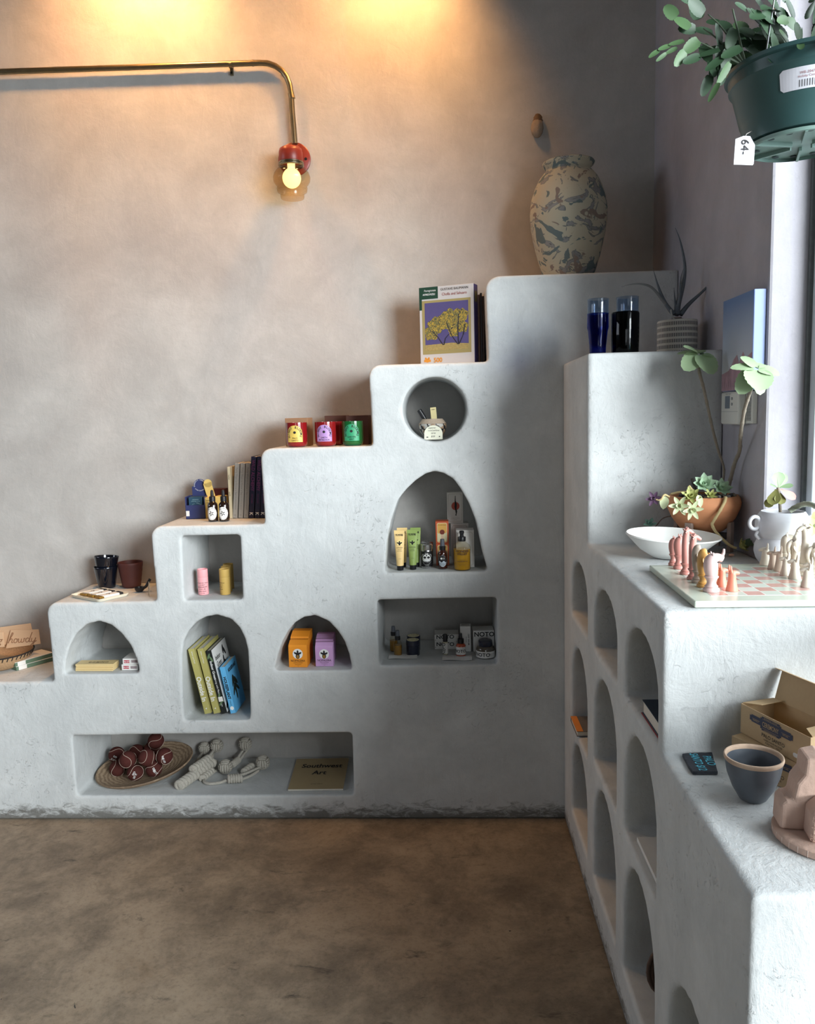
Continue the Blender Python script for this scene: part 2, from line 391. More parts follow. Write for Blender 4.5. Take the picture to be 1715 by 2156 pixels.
ZT, ZK, ZL, YK, YL = 1.783, 1.187, .877, 1.625, 1.13             # column top, chess counter, low counter and their front faces
prof = [(YL, 0), (YL, ZL), (YK, ZL), (YK, ZK), (YC, ZK), (YC, ZT), (YF+.001, ZT), (YF+.001, 0)]
def yz(poly, x0, x1): return poly, x0, x1
SW = Matrix(((0, 1, 0, 0), (1, 0, 0, 0), (0, 0, 1, 0), (0, 0, 0, 1)))   # swap x and y so a prism runs along x
H = Mb()
def arch(y0, y1, z0, z1, spring=.45, n=12):
    c, a = (y0+y1)/2, (y1-y0)/2; zs = z0+(z1-z0)*spring
    H.prism([(y0, z0)]+[(c-a*cos(pi*k/n), zs+(z1-zs)*sin(pi*k/n)**.9) for k in range(n+1)]+[(y1, z0)], .30, .80, SW)
CB = [(2.50, 2.825), (2.062, 2.39), (1.658, 1.968), (1.24, 1.555)]
for k, (a, c) in enumerate(CB):
    if k < 3: arch(a, c, .883, 1.093)
    if k < 3: arch(a, c, .475 if k == 0 else .52, .79 if k == 0 else .825)
    arch(a, c, .13, .437 if k == 0 else .482)
carve('arched_cubby_counter', Mb().prism(prof, XC, XW-.001, SW), H, .0065, 7, PL_SHELF, 'white plaster counter stepping down toward the viewer below the window, with rows of arched cubbies', 'counter')
# ------------------------------------------------------------------ on the back wall
BRASS = mat('aged_brass', (150, 136, 108), .36, 1, var=.25, vs=40); RED = mat('oxide_red_enamel', (128, 40, 26), .38, var=.08)
pp = [at(px, py, y=3.335) for px, py in ((-170, 156.5), (-60, 153), (120, 147), (300, 141), (450, 135.5), (545, 132.5))]
pp += [at(px, py, y=3.335) for px, py in ((563, 133), (580, 139), (594, 149), (604, 163), (610, 180), (613, 200), (615, 235), (618, 270), (620.5, 303))]
c = at(485, 136, y=3.335)
t = thing('conduit_pipe', 'long brass conduit pipe on the back wall, bent down to the red lamp', 'pipe', c)
Mb().tube([p-c for p in pp], .0112, 14).done('pipe', BRASS, t, smooth=.9)
for px, py in ((531, 132.6), (612, 196)):
    p = at(px, py, y=3.335)-c; q = at(px+3, py+(0 if px < 600 else 12), y=3.335)-c
    Mb().tube([p, q], .0128, 14).done('coupling', BRASS, t, smooth=.9)
b = Mb(); b.tube([(-.006, 0, 0), (.006, 0, 0)], .0135, 14); b.box(-.006, .006, .012, .0235, -.034, 0)
cl = b.done('clamp', BRASS, t, smooth=.6)
Mb().sph((0, .011, -.026), .005, (1, .6, 1), 10).done('screw', mat('dark_screw', (40, 36, 30), .4, 1), cl, smooth=4)

L0 = at(619.5, 335, y=YB-.012)
t = thing('wall_lamp', 'red enamel wall lamp with a clear glass jar shade, hanging below the brass pipe', 'lamp', (L0.x, YB-.001, L0.z))
b = Mb(); b.lathe([(0, 0), (.062, 0), (.066, .004), (.066, .010), (.060, .014), (0, .014)], 40, X3(rx=pi/2)); bp = b.done('back_plate', RED, t, smooth=.7)
Mb().lathe([(0, 0), (.006, 0), (.006, .0006), (0, .0006)], 14, T3(.047, -.0142, -.002) @ X3(rx=pi/2)).done('screw_hole', BLACK, bp)
ya = 3.268; q = at(612.5, 340, y=ya); ax = (q.x-L0.x, ya-YB, q.z-L0.z)
b = Mb(); b.lathe([(0, .052), (.036, .052), (.044, .046), (.047, .034), (.047, 0), (.045, -.004), (0, -.004)], 36, T3(*ax)); b.tube([(ax[0], ax[1]+.02, ax[2]+.03), (0, -.012, ax[2]+.03)], .024, 18)
b.done('socket_housing', RED, t, smooth=.7)
b = Mb(); b.lathe([(.044, -.003), (.050, -.005), (.050, -.009), (.047, -.011), (.051, -.014), (.051, -.018), (.046, -.021)], 36, T3(*ax)); b.done('collar_ring', mat('zinc_collar', (170, 160, 140), .25, 1), t, smooth=.6)
gp = [(.047, -.016), (.049, -.024), (.058, -.032), (.069, -.046), (.074, -.062), (.072, -.078), (.064, -.090), (.057, -.097), (.061, -.101), (.061, -.106), (.057, -.109), (.060, -.113), (.058, -.118), (.048, -.121), (.047, -.139), (.045, -.143), (0, -.146)]
b = Mb(); b.lathe(gp, 40, T3(*ax)); b.done('glass_shade', glass('jar_glass', (250, 234, 208), 1.4, .12, .9), t, smooth=.9)
b = Mb(); b.sph((ax[0], ax[1], ax[2]-.064), .037, (1, 1, 1.05), 24); b.tube([(ax[0], ax[1], ax[2]-.035), (ax[0], ax[1], ax[2]-.005)], .015, 14)
b.done('bulb', mat('glowing_bulb', (255, 240, 176), .5, emit=1.6), t, smooth=.8)

p = at(1131, 266, y=YB-.014)
t = thing('wall_ornament', 'small tan ridged shell-like clay ornament fixed high on the back wall above the vase', 'ornament', (p.x, YB, p.z))
def wob(a, z): return 1+.10*sin(3*a+40*z)+.06*sin(7*a)
SHELL = mat('tan_clay', (160, 140, 120), .85, var=.25, vs=120, bmp=.4)
Mb().lathe([(0, -.044), (.010, -.040), (.020, -.026), (.024, -.006), (.022, .010), (.018, .022), (0, .024)], 20, T3(0, -.013, 0), 1, .75, wob).done('body', SHELL, t, smooth=4)
Mb().lathe([(.017, .016), (.020, .022), (.016, .030), (.017, .036), (.010, .046), (0, .050)], 18, T3(.001, -.012, 0), 1, .75, wob).done('cap', mat('dark_tan_clay', (116, 88, 62), .85, var=.3, vs=120), t, smooth=4)

# ------------------------------------------------------------------ the marbled vase
def marble():
    m, nt, N, L, P = nt_new('marbled_clay'); v = mapv(N, L, (1, 1, 1.25))
    wn = N.new('ShaderNodeTexNoise'); wn.inputs['Scale'].default_value = 7; L.new(v, wn.inputs['Vector'])
    wv = N.new('ShaderNodeVectorMath'); wv.operation = 'MULTIPLY_ADD'; L.new(wn.outputs['Color'], wv.inputs[0]); wv.inputs[1].default_value = (.11, .11, .08); L.new(v, wv.inputs[2])
    a = noi(N, L, wv.outputs[0], 9, 5, .55, 1.6); b2 = noi(N, L, wv.outputs[0], 6.5, 4, .5, 2.2)
    c = ramp(N, L, a, (.0, lin((186, 178, 156))), (.535, lin((186, 178, 156))), (.545, lin((92, 96, 98))), (.56, lin((134, 134, 132))), (.66, lin((150, 146, 142))), (.67, lin((84, 86, 92))))
    c = mixc(N, L, ramp(N, L, b2, (.565, 0.), (.575, 1.)), c, lin((104, 116, 116)))
    c = mixc(N, L, ramp(N, L, b2, (.37, 1.), (.382, 0.)), c, lin((136, 120, 110)))
    L.new(c, P.inputs['Base Color']); P.inputs['Roughness'].default_value = .8; return m
yv = 3.17; p = at(1196, 585, y=yv); s = mpp((p.x, yv, 2.3)); hv = at(1193, 341, y=yv).z-Z6-.004
t = thing('vase', 'large swirled cream and gray clay vase with a flared rim on the top ledge', 'vase', (p.x, yv, Z6+.001))
V = [(47, 0), (50, .01), (57, .09), (66, .22), (74, .36), (79, .50), (79.5, .60), (76, .70), (69, .79), (60, .865), (52, .905), (47, .93), (46, .945), (49, .962), (53, .978), (54.5, .99), (53, 1), (49, .998), (44, .97), (41, .94), (47, .90)]
b = Mb(); b.lathe([(0, 0)]+[(r*s, z*hv) for r, z in V]+[(60*s, .8*hv), (0, .75*hv)], 56, wob=lambda a, z: 1+.008*sin(2*a+9*z)); b.done('body', marble(), t, smooth=1.2)

# ------------------------------------------------------------------ puzzle box and thin boxes on the fifth step
def carton(name, label, cat, loc, rz, w, d, h, m, group=None, bev=.0012, tilt=None):
    t = thing(name, label, cat, loc, rz, group)
    if tilt is not None: t.rotation_euler = tilt
    Mb().box(-w/2, w/2, 0, d, 0, h).done('carton', m, t, bev=bev); return t
a = rad(20); x0 = at(884, 700, y=3.16).x
t = carton('puzzle_box', 'white and green puzzle box with a desert picture on the fifth step', 'puzzle box', (x0+.104, 3.12, Z5+.001), -a, .222, .048, .298, mat('puzzle_card', (206, 200, 198), .5, var=.03))
k = Mb(); k.box(.1105, .1118, .001, .047, .001, .297); k.done('side_panel', mat('deep_violet_card', (52, 50, 104), .5, var=.2, vs=12), t)
Mb().box(.1119, .1122, .008, .040, .232, .272).done('side_picture', mat('dim_foliage_print', (98, 96, 62), .6, var=.5, vs=90), t)
Mb().poly([(-.111, .212), (-.100, .212), (-.100, .253), (-.033, .253), (-.033, .298), (-.111, .298)]).done('green_corner', mat('forest_green_print', (30, 66, 50), .5), t)
Mb().poly([(-.100, .042), (.099, .042), (.099, .247), (-.100, .247)]).done('picture_mount', mat('olive_mount', (164, 148, 96), .6, var=.05), t)
def art():
    m, nt, N, L, P = nt_new('print_foliage'); v = mapv(N, L)
    a1 = noi(N, L, v, 150, 3, .6, 1.5); f = noi(N, L, v, 60, 3)
    c = ramp(N, L, a1, (.36, lin((44, 42, 60))), (.44, lin((86, 88, 60))), (.54, lin((176, 150, 62))), (.64, lin((206, 168, 62))))
    c = mixc(N, L, ramp(N, L, f, (.5, 0.), (.62, .6)), c, lin((96, 104, 74)))
    L.new(c, P.inputs['Base Color']); P.inputs['Roughness'].default_value = .6; return m
pic = Mb().poly([(-.089, .056), (.089, .056), (.089, .238), (-.089, .238)], off=.0009).done('picture', mat('violet_print', (86, 78, 128), .6, var=.1), t)
b = Mb()
for cx, cz, r in ((-.062, .125, .030), (-.045, .150, .032), (-.005, .165, .034), (.015, .180, .030), (.045, .170, .036), (.066, .185, .022), (.066, .140, .022), (.03, .125, .022)):
    b.poly([(max(-.089, min(.089, cx+r*(1+.14*sin(5*q))*cos(q))), cz+r*(1+.14*sin(5*q))*sin(q)) for q in [2*pi*i/20 for i in range(20)]], off=.0012+.0001*r*100)
b.done('picture_foliage', art(), pic)
b = Mb(); b.poly([(-.089, .056), (.089, .056), (.089, .076), (.02, .082), (-.089, .078)], off=.0013); b.done('picture_ground', mat('print_ground', (170, 148, 92), .6, var=.45, vs=160), pic)
b = Mb()
for pts in (((.045, .075), (.02, .11), (.0, .16)), ((.048, .075), (.046, .13), (.05, .19)), ((.05, .075), (.068, .11), (.075, .15)), ((-.015, .075), (-.035, .105), (-.06, .13)), ((-.012, .075), (-.005, .10), (.01, .115))):
    for (xa, za), (xb, zb) in zip(pts, pts[1:]): b.poly([(xa-.0022, za), (xa+.0022, za), (xb+.0016, zb), (xb-.0016, zb)], off=.0019)
b.done('picture_trunks', mat('print_trunk', (40, 38, 52), .6), pic)
lettering([('GUSTAVE BAUMANN', .0128, .034, .281, {'sx': .93}), ], INK, t)
lettering([('Cholla and Sahuaro', .0150, .034, .262, {'sx': .86})], mat('brick_red_ink', (150, 60, 56), .6), t)
lettering([('Pomegranate', .0115, -.066, .281, {'shear': .2, 'sx': .8}), ('ARTPIECE PUZZLE', .0095, -.070, .267, {'bold': .02, 'sx': .66})], WHITE_INK, t)
lettering([('500', .024, -.038, .011, {'bold': .03})], mat('orange_ink', (224, 148, 52), .6), t)
b = Mb(); b.disc(.009, .008, -.082, .019); b.poly([(-.096, .013), (-.068, .013), (-.068, .022), (-.096, .022)], off=.0008)
b.disc(.004, .004, -.089, .027); b.disc(.004, .004, -.076, .027); b.done('puzzle_piece_mark', mat('orange_ink', (0, 0, 0)), t)
for k, (px, c_, dz) in enumerate(((1008.5, (92, 66, 52), .262), (1013.2, (42, 36, 44), .268), (1017.5, (58, 40, 38), .256))):
    x = at(px, 700, y=3.13).x
    lab = ('slim brown-edged box standing beside the desert puzzle box', 'near-black slim box, middle of the three between puzzle box and riser', 'slim dark box pressed against the riser of the top step')[k]
    t = carton('slim_box', lab, 'box', (x, 3.13, Z5+.001), 0, .0075, .20, dz, mat('slim_card_%d' % c_[0], c_, .5), 'slim boxes beside the puzzle')

# ------------------------------------------------------------------ candles on the fourth step
CANDLE = []
LABC = {'yellow': (222, 190, 92), 'purple': (178, 138, 196), 'green': (46, 150, 104)}
def candle(label, px, y, gl, wax, lc, words):
    x = at(px, 908, y=y).x; r, h = .0415, .094
    t = thing('candle', label, 'candle', (x, y, Z4+.001), 0, 'glass candles on the fourth step')
    b = Mb(); b.lathe([(0, 0), (.030, 0), (.037, .004), (.0405, .013), (r, .03), (r, h), (r-.0022, h), (r-.0025, .03), (.036, .014), (0, .01)], 40)
    b.done('glass', gl, t, smooth=.8)
    Mb().lathe([(0, .011), (.0355, .0145), (.0385, .03), (.0385, .074), (0, .0745)], 32).done('wax', wax, t, smooth=.6)
    Mb().tube([(0, 0, .0745), (.001, 0, .083)], .001, 6).done('wick', INK, t)
    if lc:
        w = .062; z0 = .019; hh = .064
        lb = Mb().patch(w, lambda q: z0, lambda q: z0+arch_top(w, hh)(q), r, None, 24).done('label_sheet', mat('candle_label_'+lc, LABC[lc], .5, var=.03), t)
        lettering([('NIGHT BLOOMS', .0125, 0, z0+hh-w/2-.002, {'arc': (.0212, rad(212), rad(-32)), 'bold': .015})]+[(q, .0092, 0, z0+.012-.009*i, {'sx': .85}) for i, q in enumerate(words)], INK, lb, wrap=r, off=.0013)
        b = Mb(); b.disc(.005, .005, 0, z0+.037, r, off=.0013); b.done('label_emblem', INK, lb)
    return t
RG = mat('ruby_glass', (132, 22, 26), .08, var=.15, vs=8, spec=.6, coat=.5); GG = mat('emerald_glass', (24, 92, 44), .08, var=.15, vs=8, coat=.5)
RWX = mat('red_wax', (150, 40, 36), .5); GWX = mat('green_wax', (52, 120, 66), .5)
candle('red glass candle with a yellow arched label, leftmost on the fourth step', 624, 3.085, RG, RWX, 'yellow', ('PALO', 'SANTO'))
candle('red glass candle with a purple arched label between yellow and green ones', 685, 3.085, RG, RWX, 'purple', ('EARTH', 'PETRICHOR'))
candle('green glass candle with a green arched label', 742, 3.085, GG, GWX, 'green', ('GARDEN', 'MINT'))
candle('plain dark red candle half hidden behind the purple labelled candle', 703, 3.185, RG, RWX, None, ())
BX = [('open-fronted tan card carton behind the yellow labelled candle', 624, 3.15, .092, .112, (150, 112, 82), .09), ('dark brown candle carton behind the purple labelled candle', 706, 3.245, .088, .118, (96, 62, 52), .085), ('dark brown candle carton nearest the riser behind the green candle', 752, 3.15, .088, .116, (88, 54, 46), .085)]
for lab, px, y, w, h, c_, d in BX:
    x = at(px, 900, y=y).x
    carton('candle_carton', lab, 'carton', (x, y, Z4+.001), rad(-3), w, d, h, mat('carton_%d' % c_[0], c_, .7), 'cartons behind the candles')

# ------------------------------------------------------------------ third step
x, y = at(410, 1060, y=3.20).x, 3.20; z = Z3+.001; s = mpp((x, y, 1.25))
DN = mat('deep_navy_card', (44, 52, 98), .5, var=.08)
t = thing('display_box', 'navy countertop display box with a round header card on the third step', 'display box', (x, y, z), rad(3))
w, h = 41*s, 47*s
b = Mb(); b.box(-w/2, w/2, 0, .003, 0, h*.62); b.box(-w/2, -w/2+.003, 0, .075, 0, h); b.box(w/2-.003, w/2, 0, .075, 0, h); b.box(-w/2, w/2, .072, .075, 0, h); b.box(-w/2, w/2, 0, .075, 0, .003)
b.done('tray', DN, t, bev=.0008)
hd = Mb(); hd.prism([(-w*.32, .01), (w*.40, .01), (w*.40, h*1.40), (-w*.32, h*1.40)], .066, .069); hd.prism([(w*.10+13.5*s*cos(q), h*1.45+13.5*s*sin(q)) for q in [2*pi*i/28 for i in range(28)]], .0655, .0695); hd = hd.done('header_card', DN, t)
lettering([('CHOCOLATE HAZELNUT ORGANIC ', .0062, w*.10, h*1.45, {'arc': (10.6*s, rad(90), rad(-270))})], WHITE_INK, hd, T3(0, .0655, 0))
b = Mb(); b.box(-w*.33, w*.36, .006, .060, .004, h*.97); pk = b.done('packet', mat('teal_card', (34, 70, 92), .5), t, bev=.001)
lettering([('MOON DREAM SLEEP HERBAL ', .0062, w*.06, h*.45, {'arc': (11*s, rad(90), rad(-270))}), ('ORGANIC', .006, w*.03, h*.84), ('drinking cocoa', .006, w*.03, h*.77)], mat('pale_teal_ink', (150, 180, 188), .6), pk, T3(0, .006, 0))
Mb().disc(4.2*s, 3.4*s, w*.06, h*.47).done('emblem', mat('pale_teal_ink', (0, 0, 0)), pk).location = (0, .0052, 0)
b = Mb(); b.poly([(-w/2+.002, .012), (-w/2+.016, .012), (-w/2+.016, .034), (-w/2+.002, .034)]); b.done('price_sticker', WHITE, t)

YEL = mat('straw_yellow_card', (220, 190, 110), .6, var=.05)
t = carton('yellow_carton', 'tall yellow card pack with an open leaning flap beside the navy display box', 'carton', (at(439, 1060, y=3.21).x, 3.21, z), rad(2), .034, .07, .086, YEL, 'yellow packs on the third step')
b = Mb(); b.box(-.010, .024, 0, .002, 0, .060, T3(-.006, .045, .084) @ X3(ry=rad(-14))); b.lathe([(0, -.001), (.017, -.001), (.017, .001), (0, .001)], 20, T3(-.011, .046, .142) @ X3(rx=pi/2)); b.done('flap', YEL, t)
lettering([('herbal', .008, 0, .072), ('blend', .008, 0, .063)], mat('brown_ink', (90, 64, 40), .7), t)
carton('yellow_carton', 'yellow card pack standing behind the gap between the two dropper bottles', 'carton', (at(461, 1060, y=3.235).x, 3.235, z), rad(-2), .040, .06, .088, YEL, 'yellow packs on the third step')
carton('dark_red_box', 'dark maroon box at the back behind the two dropper bottles', 'box', (at(459, 1050, y=3.298).x, 3.298, z), 0, .060, .05, .114, mat('maroon_card', (70, 16, 22), .5))
AMBER = mat('dark_amber_glass', (30, 17, 10), .06, var=.2, spec=.7, coat=.6)
def dropper(label, px):
    y = 3.115; x = at(px, 1085, y=y).x; r = .0203
    t = thing('dropper_bottle', label, 'bottle', (x, y, z), 0, 'dropper bottles on the third step')
    Mb().lathe([(0, 0), (.017, 0), (r, .003), (r, .062), (.019, .070), (.0125, .078), (.0095, .081), (.0095, .088), (0, .088)], 32).done('bottle', AMBER, t, smooth=.7)
    Mb().lathe([(.0115, .080), (.0122, .081), (.0122, .098), (.010, .101), (0, .101)], 28).done('collar', BLACK, t, smooth=.6)
    Mb().lathe([(.0062, .100), (.0068, .104), (.0062, .116), (.0052, .123), (.003, .126), (0, .1265)], 18).done('dropper_bulb', mat('black_rubber', (26, 26, 30), .6), t, smooth=.8)
    lb = Mb().disc(.0215, .0258, 0, .033, r).done('label_sheet', WHITE, t)
    lettering([('HERBAL SPIRIT ', .0058, 0, .033, {'arc': (.0185, rad(175), rad(5)), 'bold': .02}), ('ORGANIC TINCTURE ', .0046, 0, .033, {'arc': (.0205, rad(185), rad(355)), 'bold': .02})], INK, lb, wrap=r, off=.0012)
    b = Mb()
    for k in range(5):
        q = pi/2+2*pi*k/5+pi; b.disc(.0016, .0042, 0, .0062, M=T3(0, 0, .033) @ Matrix.Rotation(q, 4, 'Y') @ T3(0, -r-.0014, 0), off=0)
    b.done('label_flower', INK, lb)
dropper('black dropper bottle with round white label, left of the pair on the third step', 448.5)
dropper('black dropper bottle with round white label, right of the pair, nearer the books', 472)
def book(name, label, cat, M_, th, d, h, cover, group, spine=(), ink=INK, size=.02, page=True):
    """spine faces the viewer; local x is thickness, z is height"""
    t = thing(name, label, cat, (0, 0, 0), 0, group); t.matrix_world = M_
    c = .0018
    b = Mb(); b.box(-th/2, -th/2+c, 0, d, 0, h); b.box(th/2-c, th/2, 0, d, 0, h); b.box(-th/2, th/2, 0, c, 0, h); b.done('cover', cover, t, bev=.0007)
    Mb().box(-th/2+c, th/2-c, c, d-.003, .003, h-.003).done('page_block', PAGES, t)
    its = []
    for s_, sz, zc, op in spine: its.append((s_, sz, -sz*.36, zc, dict(op, rot=-pi/2, align='CENTER')))
    for k, it in enumerate(its):
        col = it[4].pop('ink', ink)
        M2 = None
        lettering([(it[0], it[1], it[2], it[3], it[4])], col, t)
    return t
GB = mat('gray_cloth_cover', (158, 152, 144), .7, var=.05, vs=200); NB = mat('midnight_cover', (28, 32, 66), .5, var=.06); MG = mat('magenta_ink', (140, 60, 122), .5)
yb = 3.195; lean = rad(5.2)
def bk(px, h): return at(px, 1085, y=yb).x
carton_ = book('book', 'slim cream paperback at the left end of the third step books', 'book', T3(bk(486.5, 0), yb, z), .0135, .13, .212, mat('cream_cover', (206, 192, 160), .6), 'books on the third step', (('herbal', .008, .17, {}), ('guide', .008, .10, {})))
for k, px in enumerate((494.5, 506.5, 518)):
    lab = ('first gray paperback beside the slim cream book on the third step', 'middle of the three gray paperbacks on the third step', 'gray paperback touching the navy books on the third step')[k]
    book('book', lab, 'book', T3(bk(px, 0), yb-.002*k, z+.001) @ X3(ry=lean), .0205, .145, .226, GB, 'books on the third step', (('Forty Ways to Know a Star', .0115, .150, {'sx': .9}), ('JILLIAN SCUDDER', .007, .062, {}), ('O', .009, .012, {})), GREYINK)
for k, px in enumerate((529.6, 541.9, 553.2)):
    lab = ('navy book with magenta lettering next to the gray paperbacks', 'middle navy book with magenta lettering, half tucked behind the riser', 'navy book mostly hidden behind the riser of the fourth step')[k]
    book('book', lab, 'book', T3(bk(px, 0)+.001, yb-.012, z+.001) @ X3(ry=lean), .0215, .15, .252, NB, 'books on the third step', (('WILD ALCHEMY', .019, .175, {'sx': .92, 'ink': MG}), ('LILITH DORSEY', .006, .08, {'ink': MG}), ('K', .019, .018, {'bold': .03, 'ink': WHITE_INK})))

# ------------------------------------------------------------------ second step
z = Z2+.001
GL = mat('black_blue_glaze', (14, 18, 28), .12, var=.2, coat=.5); BR = mat('plum_brown_clay', (84, 42, 38), .55, var=.12, vs=60)
def cup(name, label, p, M_, rb, rt_, h, m, ridges=0, group=None):
    t = thing(name, label, 'cup', (0, 0, 0), 0, group); t.matrix_world = M_
    n = 14; w_ = .003
    P = [(0, 0), (rb*.93, 0), (rb, .003)]+[(rb+(rt_-rb)*k/n+(ridges*sin(k*2.2)), .003+(h-.005)*k/n) for k in range(1, n+1)]+[(rt_-.001, h), (rt_-w_, h-.001), (rb-w_*.5, .008), (0, .006)]
    Mb().lathe(P, 40, wob=lambda a, zz: 1+.01*sin(2*a+30*zz)).done('body', m, t, smooth=.8)
    return t
x = at(223, 1200, y=3.27).x; s = mpp((x, 3.27, 1))
cup('cup', 'black glazed cup, the lower of the stacked pair on the second step', 0, T3(x, 3.27, z), 17*s, 24.5*s, 46*s, GL, group='dark cups on the second step')
cup('cup', 'black glazed cup nested in the top of another black cup, tilted slightly', 0, T3(x-.001, 3.27, z+23*s) @ X3(ry=rad(3), rx=rad(-4)), 17*s, 25*s, 44*s, GL, group='dark cups on the second step')
x = at(275, 1200, y=3.28).x
cup('cup', 'plum brown unglazed cup standing right of the stacked black cups', 0, T3(x, 3.28, z), 18.5*s, 26*s, 53*s, BR, .0004)
c = at(211, 1250, z=Z2+.012); c.y -= .0
t = thing('serving_tray', 'cream rectangular ceramic tray holding wrapped bars on the second step', 'tray', (c.x, c.y, z), rad(-33))
TW, TD = .195, .150
b = Mb(); b.slab(rrect(TW*.92, TD*.90, .012), 0, .004)
o_, i_ = rrect(TW, TD, .014), rrect(TW*.90, TD*.88, .012); n = len(o_)
b.add([(x_, y_, .0125) for x_, y_ in o_]+[(x_, y_, .0045) for x_, y_ in i_]+[(x_*.93, y_*.92, .001) for x_, y_ in o_], [(i, (i+1) % n, n+(i+1) % n, n+i) for i in range(n)]+[(i, 2*n+i, 2*n+(i+1) % n, (i+1) % n) for i in range(n)])
b.done('dish', mat('cream_glaze', (222, 214, 194), .35, var=.04), t, smooth=.6)
GD = mat('gold_foil', (150, 116, 48), .35, .6)
for k in range(3):
    lab = ('white wrapped bar with gold end, leftmost on the cream tray', 'white wrapped bar in the middle of the cream tray', 'white wrapped bar nearest the right edge of the cream tray')[k]
    M2 = T3(c.x, c.y, z+.0055) @ X3(rz=rad(-33)) @ T3(-.054+.054*k, .004, 0) @ X3(rz=rad(4-5*k))
    t = thing('wrapped_bar', lab, 'wrapped bar', (0, 0, 0), 0, 'wrapped bars on the cream tray'); t.matrix_world = M2
    Mb().box(-.020, .020, -.036, .038, 0, .011).done('wrapper', WHITE, t, bev=.003)
    Mb().box(-.0205, .0205, -.050, -.030, 0, .009).done('gold_end', GD, t, bev=.002)
    Mb().box(-.0203, .0203, .034, .052, 0, .0112).done('dark_end', INK, t, bev=.002)
    b = Mb(); b.slab([(.007*cos(q), -.004+.009*sin(q)) for q in [2*pi*i/14*.7 for i in range(14)]]+[(.003*cos(q), -.003+.006*sin(q)) for q in [2*pi*i/14*.7 for i in range(13, -1, -1)]], .0111, .0116); b.done('mark', INK, t)
x, y = at(293, 1228, y=3.17).x, 3.17
t = thing('ladle', 'small dark ladle resting beside the brown cup against the riser', 'ladle', (x, y, z))
b = Mb(); b.lathe([(0, 0), (.012, .002), (.019, .010), (.021, .020), (.0195, .020), (.016, .010), (0, .004)], 24); b.done('bowl', BLACK, t, smooth=.8)
b = Mb(); b.tube(smooth_pts([(.015, 0, .016), (.026, .004, .022), (.036, .008, .040), (.043, .012, .052)], 5), [.006]*16, 8); b.done('handle', BLACK, t, smooth=.9)
t = thing('price_card', 'beige curved card leaning on the riser beside the dark ladle', 'card', (at(310, 1230, y=3.09).x, 3.10, z), rad(-62))
Mb().prism([(-.03, 0), (.03, 0), (.03, .062), (.012, .060), (-.012, .030), (-.03, .006)], 0, .001).done('sheet', mat('beige_card', (206, 184, 156), .7), t)
lettering([('hand made', .009, .012, .030), ('cup', .009, .014, .018)], INK, t)

# ------------------------------------------------------------------ first step
z = Z1+.001
WOOD = mat('pale_plywood', (206, 172, 138), .6, var=.08, vs=14, stretch=(1, 1, 12)); BURN = mat('scorched_line', (138, 96, 66), .7)
def pennant(label, M_, w, h, words):
    t = thing('wooden_sign', label, 'sign', (0, 0, 0), 0, 'wooden signs on the first step'); t.matrix_world = M_
    Mb().prism([(-w/2+.012, 0), (w/2, .018), (w/2-.012, h), (-w/2+.03, h*.98)], 0, .004).done('board', WOOD, t, bev=.0006)
    return t
P0 = at(52, 1365, y=3.255); M0 = T3(P0.x-.008, 3.245, Z1+.068) @ X3(rx=rad(-14))
t = pennant('plywood sign reading howdy in front of another sign, propped in the basket', M0, .165, .080, '')
S = {'h': [[(0, 0), (.16, .55), (.30, 1.0), (.24, 1.08), (.13, .6), (.03, .02)], [(.06, .2), (.2, .46), (.27, .36), (.24, .06), (.33, .06)]],
     'o': [[(.50, .46), (.40, .36), (.38, .1), (.47, .02), (.57, .14), (.58, .36), (.50, .46), (.56, .38), (.68, .42)]],
     'w': [[(.68, .42), (.66, .1), (.72, .02), (.82, .14), (.84, .42), (.83, .1), (.90, .02), (1.0, .14), (1.01, .42), (1.1, .38)]],
     'd': [[(1.32, .38), (1.22, .46), (1.12, .26), (1.16, .03), (1.26, .06), (1.36, .36), (1.5, 1.06), (1.38, .4), (1.34, .06), (1.44, .06)]],
     'y': [[(1.5, .44), (1.48, .12), (1.56, .03), (1.68, .2), (1.74, .46), (1.66, .0), (1.54, -.4), (1.44, -.36), (1.56, -.12), (1.8, .14)]]}
b = Mb()
for kk in S.values():
    for st in kk: b.tube([(q[0], -.0004, q[2]) for q in smooth_pts([(-.062+.072*u*.98, 0, .022+.040*v+.003*u) for u, v in st], 5)], .0016, 6)
b.done('lettering', BURN, t)
t = pennant('plywood sign behind the howdy sign, its letters cut off by the left edge', T3(P0.x-.055, 3.262, Z1+.078) @ X3(rx=rad(-14), ry=rad(-6)), .19, .085, '')
t2 = pennant('plywood sign overlapping under the left of the howdy sign', T3(P0.x-.146, 3.226, Z1+.066) @ X3(rx=rad(-14), ry=rad(3)), .14, .080, '')
lettering([('g', .045, .046, .030, {'shear': .3})], BURN, t2)
BASK = mat('woven_straw', (176, 142, 106), .85, var=.3, vs=160, bmp=.6, bs=180); DKW = mat('dark_weave', (34, 28, 26), .85)
bc = Vector((P0.x-.085, 3.205, z))
t = thing('basket', 'shallow woven straw basket with a dark banded rim holding the wooden signs', 'basket', bc)
b = Mb(); b.lathe([(0, 0), (.075, 0), (.105, .014), (.125, .040), (.135, .066), (.131, .066), (.121, .042), (.10, .018), (0, .006)], 48); b.done('bowl', BASK, t, smooth=.9)
b = Mb()
for k in range(44):
    q = 2*pi*k/44; b.tube([((.1235+.0115*u)*cos(q+.06*u)*1.012, (.1235+.0115*u)*sin(q+.06*u)*1.012, .040+.026*u) for u in (.35, .65, 1)], .0022, 5)
b.tube([(.136*cos(2*pi*k/40), .136*sin(2*pi*k/40), .066) for k in range(40)], .0032, 6, closed=True); b.done('rim_band', DKW, t)
GRN = mat('sage_green_card', (92, 118, 98), .6, var=.06)
